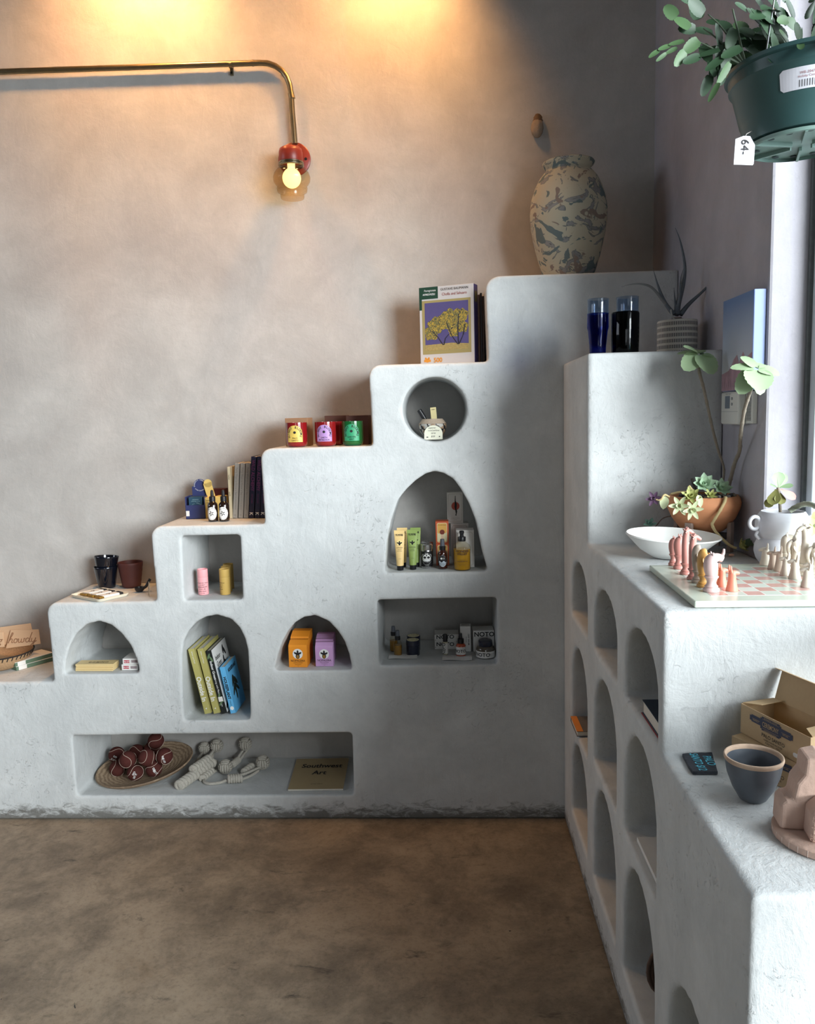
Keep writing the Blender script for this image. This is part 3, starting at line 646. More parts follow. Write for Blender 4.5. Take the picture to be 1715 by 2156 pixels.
for k, (dx, dy, rz, h0) in enumerate(((.004, .004, 56, 0), (0, 0, 58, .0185))):
    c = at(63, 1411, z=Z1+.001); lab = ('white-topped sage green flat box, lower of the stack beside the basket', 'white-topped sage green flat box, upper of the stack beside the basket')[k]
    t = thing('flat_box', lab, 'box', (c.x-.058+dx+.01, c.y+.085+dy, z+h0), rad(rz-90), 'sage green flat boxes')
    Mb().box(-.045, .045, -.085, .085, 0, .016).done('base', GRN, t, bev=.0008)
    Mb().box(-.0462, .0462, -.0862, .0862, .0162, .018).done('lid', WHITE, t, bev=.0006)
    Mb().box(.0451, .0456, -.075, -.040, 0, .0165).done('label_sheet', WHITE, t)
# ------------------------------------------------------------------ round niche
GEO = None
def geo_mat():
    m, nt, N, L, P = nt_new('patchwork_glaze'); t = N.new('ShaderNodeTexCoord'); sx = N.new('ShaderNodeSeparateXYZ'); L.new(t.outputs['Object'], sx.inputs[0])
    ang = math_(N, L, 'ARCTAN2', sx.outputs[1], sx.outputs[0]); u = math_(N, L, 'MULTIPLY', ang, 1.592); v = math_(N, L, 'MULTIPLY', sx.outputs[2], 29)
    fu = math_(N, L, 'FRACT', u); fv = math_(N, L, 'FRACT', v)
    chk = math_(N, L, 'MODULO', math_(N, L, 'ADD', math_(N, L, 'FLOOR', u), math_(N, L, 'FLOOR', v)), 2)
    rr = math_(N, L, 'ADD', math_(N, L, 'MULTIPLY', fu, fu), math_(N, L, 'MULTIPLY', fv, fv))
    ring = math_(N, L, 'MULTIPLY', math_(N, L, 'LESS_THAN', rr, .95), math_(N, L, 'GREATER_THAN', rr, .16))
    n = noi(N, L, t.outputs['Object'], 18, 2)
    pale = mixc(N, L, ramp(N, L, n, (.48, 0.), (.52, 1.)), lin((190, 186, 178)), lin((158, 132, 106)))
    L.new(mixc(N, L, ring, lin((30, 28, 32)), pale), P.inputs['Base Color']); P.inputs['Roughness'].default_value = .45; return m
zc = at(915, 929, y=YF).z+.004; yp = 3.14; p = at(911, 921, y=yp); s = mpp((p.x, yp, 1.6)); zc = max(zc, at(915, 926, y=yp).z)
zb = at(915, 930, y=YF).z+.0125
t = thing('patterned_pot', 'squat geometric black and cream pot of samples in the round niche', 'pot', (p.x, yp, zb))
r = 29.5*s
b = Mb(); b.lathe([(0, 0), (.62*r, 0), (.72*r, .006), (.92*r, .024), (r, .044), (r*.985, .054)], 40); b.done('body', geo_mat(), t, smooth=.6)
Mb().lathe([(r*.985, .0545), (.72*r, .073), (.66*r, .071), (.86*r, .056), (.6*r, .03), (0, .026)], 40).done('shoulder', mat('speckled_tan_clay', (186, 166, 146), .8, var=.2, vs=200), t, smooth=.6)
v0 = Vector((p.x-.008, yp+.002, zb+.036))
def vial(M_):
    t = thing('tester_vial', 'clear tester vial with a black cap leaning left out of the patterned pot', 'vial', (0, 0, 0)); t.matrix_world = M_
    Mb().lathe([(0, 0), (.0075, 0), (.0075, .052), (0, .052)], 20).done('tube', SMOKE, t, smooth=.6)
    Mb().lathe([(0, .050), (.0095, .050), (.0095, .084), (.008, .086), (0, .086)], 20).done('cap', BLACK, t, smooth=.6)
vial(T3(*v0) @ X3(ry=rad(-31)))
t = thing('sample_box', 'narrow cream sample box standing upright in the patterned pot', 'box', (0, 0, 0)); t.matrix_world = T3(p.x+.009, yp-.010, zb+.032) @ X3(ry=rad(-4))
Mb().box(-.0115, .0115, 0, .014, 0, .086).done('carton', mat('pale_straw_card', (222, 206, 152), .6, var=.04), t, bev=.0008)
lettering([('yuzu', .007, 0, .076)], INK, t)
t = thing('price_tag', 'arched cream price tag with handwriting standing before the patterned pot', 'tag', (at(912, 920, y=3.075).x, 3.075, at(912, 925.5, y=3.075).z), 0); t.rotation_euler = (rad(-8), 0, rad(-2))
w_ = 38*s; b = Mb(); b.prism([(-w_/2, 0)]+[(-w_/2*cos(pi*k/16), w_*.32+w_*.46*sin(pi*k/16)) for k in range(17)]+[(w_/2, 0)], 0, .0012); b.done('card', mat('ivory_card', (238, 236, 214), .6, var=.02), t)
Mb().disc(.0042, .0016, -w_*.33, w_*.14).done('printed_mark', INK, t); Mb().disc(.0024, .0022, w_*.33, w_*.16).done('printed_mark', INK, t)
lettering([('superior', .0094, -.005, w_*.60, {'shear': .25, 'sx': .9}), ('travel perfume', .0088, .001, w_*.46, {'shear': .25, 'sx': .85}), ('spray', .0088, 0, w_*.32, {'shear': .25}), ('$38', .0095, -.002, w_*.13, {'shear': .25})], GREYINK, t)

# ------------------------------------------------------------------ tall arched niche
z = ZB+.0015
def squeeze(label, px, y, c_, key):
    x = at(px, 1150, y=y).x
    t = thing('squeeze_tube', label, 'tube', (x, y, z), 0, 'squeeze tubes in the tall arched niche')
    Mb().lathe([(0, 0), (.0125, 0), (.0130, .002), (.0130, .017), (.012, .018), (0, .018)], 28).done('cap', BLACK, t, smooth=.6)
    b = Mb(); n = 28; vs, fs = [], []
    for k in range(9):
        u = k/8; a, c = .0138+(.0205-.0138)*u, .0138*(1-u)+.0012
        for i in range(n): q = 2*pi*i/n; vs.append((a*cos(q), c*sin(q), .018+.126*u))
    fs = [(k*n+i, k*n+(i+1) % n, (k+1)*n+(i+1) % n, (k+1)*n+i) for k in range(8) for i in range(n)]
    b.add(vs, fs); b.box(-.0206, .0206, -.0012, .0012, .1435, .157)
    b.done('tube_body', mat('tube_'+key, c_, .45, var=.03), t, smooth=.7)
    # print follows the flattening front of the tube
    M2 = T3(0, -.0178, 0) @ Matrix.Rotation(rad(-6.25), 4, 'X')
    lb = lettering([('TLYSTIE', .0098, 0, .136, {'bold': .03, 'sx': .85}), ('NOPALERA', .0050, 0, .088), ('botanical', .0042, 0, .081), ('hand cream', .0042, 0, .075), ('1.7 fl oz', .0034, 0, .045)], INK, t, M2)
    b = Mb(); b.disc(.0115, .0118, 0, .108, M=M2); e = b.done('label_emblem', mat('tube_ring_'+key, tuple(min(255, int(v*1.1)) for v in c_), .5), t)
    b = Mb()
    for q in (-1, 0, 1): b.disc(.0026, .0052, 0, .0062, M=M2 @ T3(0, -.0006, .105) @ Matrix.Rotation(q*rad(62), 4, 'Y'))
    b.disc(.0036, .0045, 0, .103, M=M2 @ T3(0, -.0006, 0)); b.done('cactus_mark', INK, e)
YT, GT = (240, 206, 140), (146, 168, 92)
squeeze('pale yellow squeeze tube at the front left of the tall arched niche', 841, 3.050, YT, 'yellow')
squeeze('pale yellow squeeze tube standing behind the other yellow tube', 847, 3.118, YT, 'yellow')
squeeze('green squeeze tube in front, right of the yellow tubes', 868, 3.060, GT, 'green')
squeeze('green squeeze tube partly hidden behind the front green tube', 875, 3.115, GT, 'green')
def tin(label, px, y):
    x = at(px, 1170, y=y).x; r = .0222
    t = thing('shaker_tin', label, 'tin', (x, y, z), 0, 'silver topped shaker tins')
    Mb().lathe([(0, 0), (r-.001, 0), (r, .002), (r, .070), (r-.002, .073), (0, .073)], 36).done('can', SILVER, t, smooth=.6)
    Mb().lathe([(r+.0008, .072), (r+.0012, .074), (r+.0012, .092), (r-.002, .0945), (.010, .0935), (0, .0935)], 36).done('lid', SILVER, t, smooth=.6)
    b = Mb()
    for k in range(6): b.lathe([(0, .0937), (.0022, .0937), (0, .0941)], 10, T3(.012*cos(k*pi/3), .012*sin(k*pi/3), .0004))
    b.done('shaker_holes', INK, t)
    lb = Mb().patch(2*pi*r*.92, lambda q: .006, lambda q: .067, r, None, 44).done('label_sheet', mat('black_label', (22, 22, 24), .45), t)
    b = Mb(); b.patch(.034, lambda q: .036, lambda q: .036+.0205*sqrt(max(0, 1-(q/.0171)**2)), r, off=.0012); b.patch(.036, lambda q: .0335, lambda q: .0355, r, off=.0012); b.patch(.034, lambda q: .031-.0165*sqrt(max(0, 1-(q/.0171)**2)), lambda q: .0295-.0155*sqrt(max(0, 1-(q/.0171)**2)), r, off=.0012)
    b.disc(.0165, .0028, 0, .031, r, off=.0012); b.done('label_print', WHITE_INK, lb)
    b = Mb(); b.disc(.0055, .0045, -.007, .043, r, off=.0017); b.disc(.0055, .0045, .007, .043, r, off=.0017); b.disc(.0024, .003, 0, .051, r, off=.0017); b.done('label_art', INK, lb)
    lettering([('FEED THE SOIL', .0058, 0, .036, {'arc': (.0215, rad(165), rad(15)), 'bold': .02}), ('DRY SHAMPOO', .0036, 0, .025, {'bold': .02}), ('net wt 2 oz', .0032, 0, .009)], WHITE_INK, lb, wrap=r, off=.0014)
tin('silver shaker tin with black label in front, beside the green tubes', 898, 3.095)
tin('silver shaker tin mostly hidden behind the front shaker tin', 899.5, 3.155)
x, y = at(931.5, 1180, y=3.066).x, 3.066; r = .0185
t = thing('spray_bottle', 'brown glass spray bottle with oval label before the orange boxes', 'bottle', (x, y, z))
Mb().lathe([(0, 0), (r-.002, 0), (r, .002), (r, .058), (r-.002, .066), (.0115, .074), (.010, .077), (0, .077)], 32).done('bottle', mat('brown_glass', (58, 26, 18), .07, var=.2, vs=10, coat=.6), t, smooth=.7)
Mb().lathe([(0, .074), (.0118, .074), (.0122, .088), (.0108, .090), (0, .090)], 26).done('collar', BLACK, t, smooth=.6)
b = Mb(); b.lathe([(.0085, .089), (.0095, .090), (.0080, .116), (.0070, .117), (0, .117)], 22); b.done('spray_head', mat('graphite_plastic', (84, 88, 96), .4), t, smooth=.6)
lb = Mb().disc(.0165, .0225, 0, .032, r).done('label_sheet', mat('pale_blue_label', (196, 208, 218), .5, var=.03), t)
b = Mb(); b.patch(.031, lambda q: .030+.003*sin(q*400), lambda q: .032+.0225*sqrt(max(0, 1-(q/.0165)**2))*.97, r, off=.0012); b.done('label_sky', INK, lb)
b = Mb(); b.disc(.0036, .0038, -.0045, .0425, r, off=.0017)
for cx in (.002, .006): b.patch(.0012, lambda q: .039, lambda q: .046, r, T3(0, 0, 0) @ X3(rz=cx/r), 2, off=.0017)
b.done('label_moon', WHITE_INK, lb)
lettering([('calming face mist', .0042, 0, .022, {'bold': .02}), ('FACE MIST', .0042, 0, .0155, {'bold': .03})], INK, lb, wrap=r, off=.0014)
ORG = mat('burnt_orange_card', (206, 92, 48), .5, var=.05)
for k in range(2):
    lab = ('burnt orange carton with a candle picture, lower of the stacked pair', 'burnt orange carton with a candle picture, upper of the stacked pair')[k]
    y0 = 3.125; xx = at(931, 1150, y=y0).x
    t = thing('candle_box', lab, 'box', (xx, y0, z+.0895*k), 0, 'stacked burnt orange cartons')
    Mb().box(-.026, .026, 0, .052, 0, .089).done('carton', ORG, t, bev=.001)
    pn = Mb(); pn.poly([(a-0, b2+.044) for a, b2 in rrect(.040, .078, .006)]); pn = pn.done('front_panel', CREAM, t)
    b = Mb(); b.poly([(a, b2+.044) for a, b2 in rrect(.036, .074, .005)], off=.0010); b.done('panel_sky', mat('amber_print', (226, 172, 84), .5), pn)
    b = Mb(); b.poly([(-.018, .010), (.018, .010), (.018, .046), (.012, .040), (.008, .046), (.004, .037), (-.003, .037), (-.008, .045), (-.013, .039), (-.018, .045)], off=.0014); b.done('panel_ground', CREAM, pn)
    b = Mb(); b.poly([(-.005, .010), (.005, .010), (.005, .037), (-.005, .037)], off=.0018); b.done('panel_candle', mat('dusty_peach', (222, 190, 160), .5), pn)
    b = Mb(); b.poly([(-.002, .037), (0, .052), (.0015, .044), (.0025, .037)], off=.0018); b.disc(.010, .010, 0, .046, off=.0016); b.done('panel_flame', mat('dark_rust', (120, 44, 26), .5), pn)
    lettering([('WONDER VALLEY', .0042, 0, .073, {})], mat('brown_ink', (0, 0, 0)), pn, off=.0016)
WCB = mat('warm_white_carton', (214, 210, 204), .55, var=.03); PURP = mat('dusk_purple_card', (92, 84, 104), .6)
def wcart(label, px, y, w, d, h, zz, frame=True):
    xx = at(px, 1150, y=y).x
    t = thing('white_carton', label, 'carton', (xx, y, zz), 0, 'white cartons in the tall arched niche')
    Mb().box(-w/2, w/2, 0, d, 0, h).done('carton', WCB, t, bev=.001)
    if frame:
        b = Mb(); a = [(q, e+h/2) for q, e in rrect(w*.84, h*.90, .008)]; c = [(q, e+h/2) for q, e in rrect(w*.81, h*.885, .0075)]; n = len(a)
        b.add([(q, -.0006, e) for q, e in a]+[(q, -.0006, e) for q, e in c], [(i, (i+1) % n, n+(i+1) % n, n+i) for i in range(n)]); b.done('printed_frame', mat('tan_line', (170, 160, 146), .6), t)
    return t
wcart('white carton directly behind the amber pump bottle', 979, 3.078, .070, .070, .148, z)
wcart('white carton at the back under the tall upright carton', 968, 3.185, .072, .062, .161, z)
t = wcart('tall white carton with a dark figure on a red disc, standing on top of another', 959, 3.19, .064, .055, .126, z+.1615)
Mb().disc(.0165, .0165, .002, .070).done('red_disc', mat('brick_disc', (176, 76, 58), .6), t)
b = Mb(); b.poly([(.0005, .112), (.0025, .112), (.003, .092), (.0075, .078), (.0062, .058), (.0085, .048), (.0055, .034), (.0062, .031), (.001, .031), (.003, .040), (.0005, .054), (-.002, .066), (-.001, .084)], off=.0012); b.done('printed_figure', INK, t)
lettering([('oil cleanser for face', .004, .001, .020), ('net 4 oz', .0034, .001, .014)], GREYINK, t)
x, y = at(972.5, 1180, y=3.038).x, 3.038; r = .0335; AMB = mat('amber_oil', (198, 150, 40), .12, var=.12, vs=9, coat=.5)
t = thing('pump_bottle', 'clear pump bottle of golden oil with black pump, front right of the arched niche', 'bottle', (x, y, z))
prof_ = [(0, 0), (r-.003, 0), (r, .004), (r, .088), (r-.003, .096), (.019, .106), (.0145, .109), (.0145, .117), (0, .117)]
Mb().lathe(prof_, 40).done('glass', glass('clear_bottle_glass', (248, 246, 238), 1.25), t, smooth=.7)
Mb().lathe([(0, .003), (r-.004, .003), (r-.002, .006), (r-.002, .082), (0, .0822)], 36).done('oil', AMB, t, smooth=.6)
Mb().lathe([(0, .112), (.0150, .112), (.0155, .127), (.0145, .129), (0, .129)], 28).done('collar', BLACK, t, smooth=.6)
b = Mb(); b.lathe([(.0075, .129), (.0075, .140), (.0095, .142), (.0095, .150), (.008, .152), (0, .152)], 22); b.box(-.004, .004, -.018, 0, .143, .149); b.done('pump', BLACK, t, smooth=.6)
lettering([('WONDER', .0120, 0, .073, {'bold': .03}), ('VALLEY', .0120, 0, .0625, {'bold': .03}), ('oil cleanser', .0048, 0, .041), ('UNSCENTED OIL', .0056, 0, .035, {'bold': .02}), ('olive based & gentle', .0042, 0, .026), ('120 ml / 4 fl oz', .0042, 0, .020)], mat('brown_ink', (0, 0, 0)), t, wrap=r, off=.0016)

# ------------------------------------------------------------------ rectangular niche
z = ZG+.0015
def mist(label, px, y):
    x = at(px, 1360, y=y).x; r = .0168
    t = thing('mist_bottle', label, 'bottle', (x, y, z), 0, 'small amber mist bottles')
    Mb().lathe([(0, 0), (r-.001, 0), (r, .002), (r, .050), (r-.003, .058), (.0105, .064), (.0095, .067), (0, .067)], 28).done('glass', glass('clear_bottle_glass', (0, 0, 0)), t, smooth=.7)
    Mb().lathe([(0, .002), (r-.0025, .002), (r-.001, .004), (r-.001, .045), (0, .0452)], 26).done('oil', mat('tea_oil', (150, 112, 52), .15, var=.15, vs=12, coat=.4), t, smooth=.6)
    Mb().lathe([(0, .066), (.0112, .066), (.0115, .080), (.0095, .082), (0, .082)], 22).done('collar', BLACK, t, smooth=.6)
    Mb().lathe([(.0078, .081), (.0088, .082), (.0074, .104), (.0064, .105), (0, .105)], 20).done('spray_head', mat('graphite_plastic', (0, 0, 0)), t, smooth=.6)
mist('amber mist bottle with dark spray head at front left of the rectangular niche', 837, 3.125)
mist('amber mist bottle standing behind another one in the left niche corner', 828.5, 3.19)
NJ = mat('midnight_jar', (28, 34, 54), .25, var=.1, coat=.3)
def jar(label, px, y):
    x = at(px, 1360, y=y).x; r = .0275
    t = thing('lidded_jar', label, 'jar', (x, y, z), 0, 'midnight blue jars')
    Mb().lathe([(0, 0), (r-.001, 0), (r, .002), (r, .040), (r-.001, .041), (0, .041)], 40).done('jar_body', NJ, t, smooth=.6)
    Mb().lathe([(r-.0005, .041), (r+.0006, .042), (r+.0006, .060), (r-.001, .062), (0, .062)], 40).done('lid', NJ, t, smooth=.6)
    d = Mb().lathe([(0, .0622), (r-.003, .0622), (r-.003, .0627), (0, .0628)], 36).done('lid_sticker', CREAM, t)
    lettering([('THE GOOD BALM ALL OVER ', .0058, 0, 0, {'arc': (.0165, rad(200), rad(-160)), 'bold': .02}), ('balm', .0075, 0, -.002, {'bold': .02})], INK, d, T3(0, 0, .0629) @ X3(rx=-pi/2))
jar('midnight blue lidded jar with pale round sticker, in front beside the mist bottle', 869, 3.135)
jar('midnight blue lidded jar just behind the front blue jar', 870.5, 3.198)
NB_ = mat('noto_black', (20, 20, 20), .6)
for k in range(2):
    lab = ('flat white box with bold black lettering, lower of the stack behind the roll-on', 'flat white box with bold black lettering, upper of the stack behind the roll-on')[k]
    xx = at(940, 1350, y=3.205).x
    t = thing('flat_carton', lab, 'box', (xx, 3.205, z+.0312*k), rad(-1+2*k), 'flat white lettered boxes')
    Mb().box(-.050, .050, 0, .075, 0, .0308).done('carton', WHITE, t, bev=.0008)
    lettering([('NOTO', .0225, -.006, .0135, {'bold': .02, 'sx': 1.1}), ('botanics', .005, -.006, .006)], NB_, t)
    lettering([('o', .010, -.044, .008, {'rot': pi/2})], GREYINK, t)
x, y = at(937, 1360, y=3.135).x, 3.135; r = .0108
t = thing('roll_on_bottle', 'slim white-labelled roll-on bottle with a black cap in front of the flat boxes', 'bottle', (x, y, z))
Mb().lathe([(0, 0), (r-.001, 0), (r, .002), (r, .050), (r-.003, .054), (0, .054)], 24).done('glass', mat('pale_oil_glass', (206, 198, 170), .1, coat=.4), t, smooth=.6)
lb = Mb().patch(2*pi*r*.8, lambda q: .005, lambda q: .048, r, None, 24).done('label_sheet', WHITE, t)
lettering([('NOTO', .0155, .000, .0265, {'rot': pi/2, 'bold': .02}), ('rollerball', .0045, -.006, .026, {'rot': pi/2})], NB_, lb, wrap=r, off=.0013)
Mb().lathe([(0, .053), (.0092, .053), (.0095, .054), (.0095, .081), (.0085, .083), (0, .083)], 22).done('cap', BLACK, t, smooth=.6)
x, y = at(969.7, 1360, y=3.112).x, 3.112; r = .0195
t = thing('serum_bottle', 'red serum bottle with white label and black pump before the tall white box', 'bottle', (x, y, z))
Mb().lathe([(0, 0), (r-.002, 0), (r, .003), (r, .044), (r-.004, .050), (.011, .053), (0, .053)], 30).done('glass', mat('coral_serum', (176, 74, 44), .12, var=.1, coat=.5), t, smooth=.7)
lb = Mb().patch(2*pi*r*.75, lambda q: .008, lambda q: .040, r, None, 28).done('label_sheet', WHITE, t)
lettering([('NOTO', .0165, -.004, .018, {'bold': .02}), ('deep serum', .004, .004, .033), ('oil drops', .0038, -.006, .011)], NB_, lb, wrap=r, off=.0013)
Mb().lathe([(0, .052), (.0122, .052), (.0125, .070), (.0105, .072), (0, .072)], 22).done('collar', BLACK, t, smooth=.6)
b = Mb(); b.lathe([(.0062, .071), (.0068, .073), (.0062, .090), (.0052, .093), (0, .093)], 18); b.box(-.0028, .0028, -.013, 0, .083, .088); b.done('pump', BLACK, t, smooth=.6)
t = carton('tall_carton', 'tall narrow white box standing behind the red serum bottle', 'box', (at(979.5, 1340, y=3.165).x, 3.165, z), rad(-2), .043, .042, .107, WHITE)
lettering([('DEEP SERUM', .0085, .010, .052, {'rot': -pi/2, 'bold': .01}), ('with rosehip', .005, .002, .052, {'rot': -pi/2})], NB_, t)
lettering([('NOTO', .011, 0, .015, {'bold': .03})], NB_, t, T3(0, 0, .1072) @ X3(rx=-pi/2))
t = carton('large_carton', 'broad white box with bold black lettering behind the clear cream jar', 'box', (at(1018, 1350, y=3.165).x, 3.165, z), rad(2), .086, .075, .088, WHITE)
lettering([('NOTO', .0262, .002, .064, {'bold': .02, 'sx': 1.05}), ('moisture riser', .0058, 0, .056)], NB_, t)
x, y = at(1021.5, 1360, y=3.098).x, 3.098; r = .0375
t = thing('cream_jar', 'wide clear cream jar with navy lid and white label, right end of the niche', 'jar', (x, y, z))
Mb().lathe([(0, 0), (r-.003, 0), (r, .004), (r, .036), (r-.004, .043), (.028, .046), (0, .046)], 40).done('glass', mat('smoky_jar', (84, 76, 66), .1, var=.15, coat=.5), t, smooth=.7)
lb = Mb().patch(2*pi*r*.62, lambda q: .003, lambda q: .029, r, None, 36).done('label_sheet', WHITE, t)
lettering([('NOTO', .0205, -.016, .010, {'bold': .02, 'sx': 1.05}), ('resurface cream', .004, .022, .018), ('2 oz', .004, .022, .012)], NB_, lb, wrap=r, off=.0013)
Mb().lathe([(.0272, .045), (.0278, .046), (.0278, .066), (.026, .068), (0, .068)], 40).done('lid', NJ, t, smooth=.6)
for (px, py, w_, rz, lab) in ((848, 1383, .116, 1, 'white paper description card lying before the blue jars, left of the two'), (962, 1386, .118, -1, 'white paper description card lying before the roll-on and red bottle')):
    c = at(px, py, z=z)
    t = thing('description_card', lab, 'card', (c.x, c.y+.004, z), rad(rz), 'paper cards in the rectangular niche')
    b = Mb(); n = 8; vs = []
    for i in range(n+1):
        q = -w_/2+w_*i/n
        vs += [(q, -.034, .0008+.0015*(1+sin(i*.8))), (q, .0, .005+.001*sin(i*1.1)), (q, .034, .0010)]
    b.add(vs, [(3*i+k, 3*i+3+k, 3*i+4+k, 3*i+1+k) for i in range(n) for k in (0, 1)]); sh = b.done('sheet', WHITE, t)
    so = sh.modifiers.new('s', 'SOLIDIFY'); so.thickness = .0005
    lettering([('clear botanical mist made in small batches', .0052, -.012, .004, {'sx': .8}), ('mist $32', .0052, -.032, -.004), ('all over balm $24', .0052, -.024, -.012)], GREYINK, t, T3(0, -.001, .0085) @ X3(rx=-pi/2+.09))

# ------------------------------------------------------------------ square niche
z = ZCn+.0015
def ptube(label, px, y, c_, key, words, rz=0):
    x = at(px, 1240, y=y).x; r = .0208; m_ = mat('tube_card_'+key, c_, .6, var=.03)
    t = thing('paper_tube', label, 'tube', (x, y, z), rz, 'upright paper tubes')
    Mb().lathe([(0, 0), (r-.0006, 0), (r, .001), (r, .0725), (0, .0725)], 36).done('tube_body', m_, t, smooth=.6)
    Mb().lathe([(r-.0003, .0728), (r, .0736), (r, .103), (r-.001, .104), (r-.002, .103), (r-.0025, .0985), (0, .0985)], 36).done('cap', m_, t, smooth=.6)
    lettering([(q, .0052, 0, .048-.0085*i, {'bold': .015, 'sp': 1.3}) for i, q in enumerate(words)]+[('1.7 oz 50g', .0036, 0, .006)], INK, t, wrap=r)
    return t
ptube('pink paper tube with black print on the left of the square niche', 428, 3.105, (240, 168, 172), 'pink', ('fat and the moon', 'J U M P', 'DEODORANT', 'B A L M', 'palo santo'), rad(8))
PY = (206, 170, 92)
ptube('tan paper tube at the front of the row of three tan tubes', 474, 3.100, PY, 'tan', ('fat and moon', 'H O L Y', 'SALVE', 'comfrey'), rad(-40))
ptube('tan paper tube second in the row, behind the front tan tube', 478, 3.155, PY, 'tan', (), 0)
ptube('tan paper tube at the back of the row of three tan tubes', 482.5, 3.21, PY, 'tan', (), 0)

# ------------------------------------------------------------------ arched niche of plant books
z = ZE+.002
OL = mat('olive_cover', (176, 168, 100), .55, var=.04); BK = mat('leafy_black_cover', (26, 30, 30), .45, var=.2); SK = mat('sky_blue_cover', (98, 178, 226), .5, var=.03)
lean = rad(-11.2)
def leanbook(label, pxb, y, th, d, h, m, spine, ink, lean_=lean):
    """pxb: pixel of the lower left corner of the spine"""
    x = at(pxb, 1507, y=y).x; M_ = T3(x, y, z) @ X3(ry=lean_) @ T3(th/2, 0, 0); M_.translation.z += th*abs(sin(lean_))
    return book('book', label, 'book', M_, th, d, h, m, 'books in the arched niche', spine, ink)
yb = 3.05
leanbook('olive book with white lettering leaning against the left wall of the niche', 431, yb, .0285, .20, .276, OL, (('Outside In', .026, .105, {'bold': .02, 'sx': .95}), ('Arbor and Field', .008, .24, {}), ('v', .014, .022, {'bold': .02})), WHITE_INK)
leanbook('olive book with white lettering, second from the left in the leaning row', 450, yb+.002, .0285, .20, .276, OL, (('Outside In', .026, .105, {'bold': .02, 'sx': .95}), ('Arbor and Field', .008, .24, {}), ('v', .014, .022, {'bold': .02})), WHITE_INK)
t = leanbook('black spined book with a white cover showing plant leaves, leaning', 467.0, yb+.004, .0225, .20, .268, BK, (('Indoor Green', .014, .185, {'bold': .02}), ('Living with Plants', .010, .115, {}), ('house', .008, .04, {})), WHITE_INK)
b = Mb(); b.add([(.01135, .002, .002), (.01135, .198, .002), (.01135, .198, .266), (.01135, .002, .266)], [(0, 1, 2, 3)]); cv = b.done('front_cover', WHITE, t)
lettering([('Indoor', .030, .055, .215, {'shear': .15, 'sx': .8}), ('Green', .030, .055, .188, {'shear': .15, 'sx': .8}), ('living with', .010, .05, .165, {}), ('plants', .010, .05, .152, {})], INK, cv, T3(.0116, 0, 0) @ X3(rz=pi/2))
b = Mb(); MM = T3(.0122, 0, 0) @ X3(rz=pi/2)
for cx, cz, q, l in ((.135, .232, 20, .02), (.15, .222, -30, .02), (.12, .190, 8, .022), (.135, .175, -40, .022), (.108, .170, 45, .02), (.125, .155, 0, .022), (.03, .03, 60, .025), (.05, .02, 10, .02)): b.disc(.0075, l, 0, 0, M=MM @ T3(cx, 0, cz) @ Matrix.Rotation(rad(q), 4, 'Y'), off=0)
b.done('cover_leaves', INK, cv)
b = Mb(); MM = T3(0, -.0012, 0)
for cx, cz, q in ((-.004, .245, 30), (.004, .232, -20), (-.003, .075, 20), (.004, .06, -30), (-.003, .045, 40)): b.disc(.004, .013, 0, 0, M=MM @ T3(cx, 0, cz) @ Matrix.Rotation(rad(q), 4, 'Y'), off=0)
b.done('spine_leaves', mat('leaf_print', (96, 120, 86), .6), t)
Mb().poly([(-.009, .052), (.009, .052), (.009, .072), (-.009, .072)], off=.0014).done('spine_flower', WHITE, t)
t = leanbook('sky blue book with black lettering at the right of the leaning row', 485.5, yb+.006, .0235, .155, .197, SK, (('HOUSEPLANT', .0165, .108, {'bold': .035, 'sx': .92}), ('a field guide', .005, .045, {})), INK, rad(-10.4))
b = Mb()
for cx, cz, q, l in ((.06, .10, 0, .034), (.075, .115, -25, .028), (.05, .12, 30, .026), (.085, .085, -50, .03), (.045, .085, 45, .028), (.065, .065, 5, .026), (.09, .11, -35, .022)): b.disc(.008, l, 0, 0, M=T3(.0124, 0, 0) @ X3(rz=pi/2) @ T3(cx, 0, cz) @ Matrix.Rotation(rad(q), 4, 'Y'), off=0)
b.done('cover_plant', mat('dark_leaf_print', (36, 44, 34), .6, var=.4, vs=90), t)
lettering([('HOUSEPLANT', .020, .075, .165, {'bold': .03, 'sx': .85})], INK, t, T3(.0122, 0, 0) @ X3(rz=pi/2))
Mb().disc(.0075, .008, 0, .022, off=.0009).done('publisher_mark', WHITE_INK, t)

# ------------------------------------------------------------------ left small arch: domino boxes
z = ZD+.0015
c = at(198, 1413, z=z); LW = mat('blond_wood', (222, 196, 142), .55, var=.08, vs=30, stretch=(1, 8, 8))
for k in range(4):
    lab = ('flat blond wooden domino box at the bottom of the stack of four', 'flat blond wooden domino box, second from the bottom of the stack', 'flat blond wooden domino box, third from the bottom of the stack', 'top wooden domino box of the stack, dark lettering on its lid')[k]
    t = thing('domino_box', lab, 'box', (c.x+.001*k, c.y+.002*((k*7) % 3), z+.0073*k), rad(-2+.8*k), 'stacked wooden domino boxes')
    Mb().box(-.078, .078, 0, .055, 0, .0058).done('base', LW, t, bev=.0006)
    Mb().box(-.0785, .0785, -.0005, .0555, .0060, .0071).done('lid', LW, t, bev=.0004)
    if k == 3: lettering([('DOMINO', .016, .008, .018, {'bold': .02, 'sp': 1.35})], INK, t, T3(0, 0, .0072) @ X3(rx=-pi/2))
RD = mat('rose_red_print', (186, 70, 84), .6)
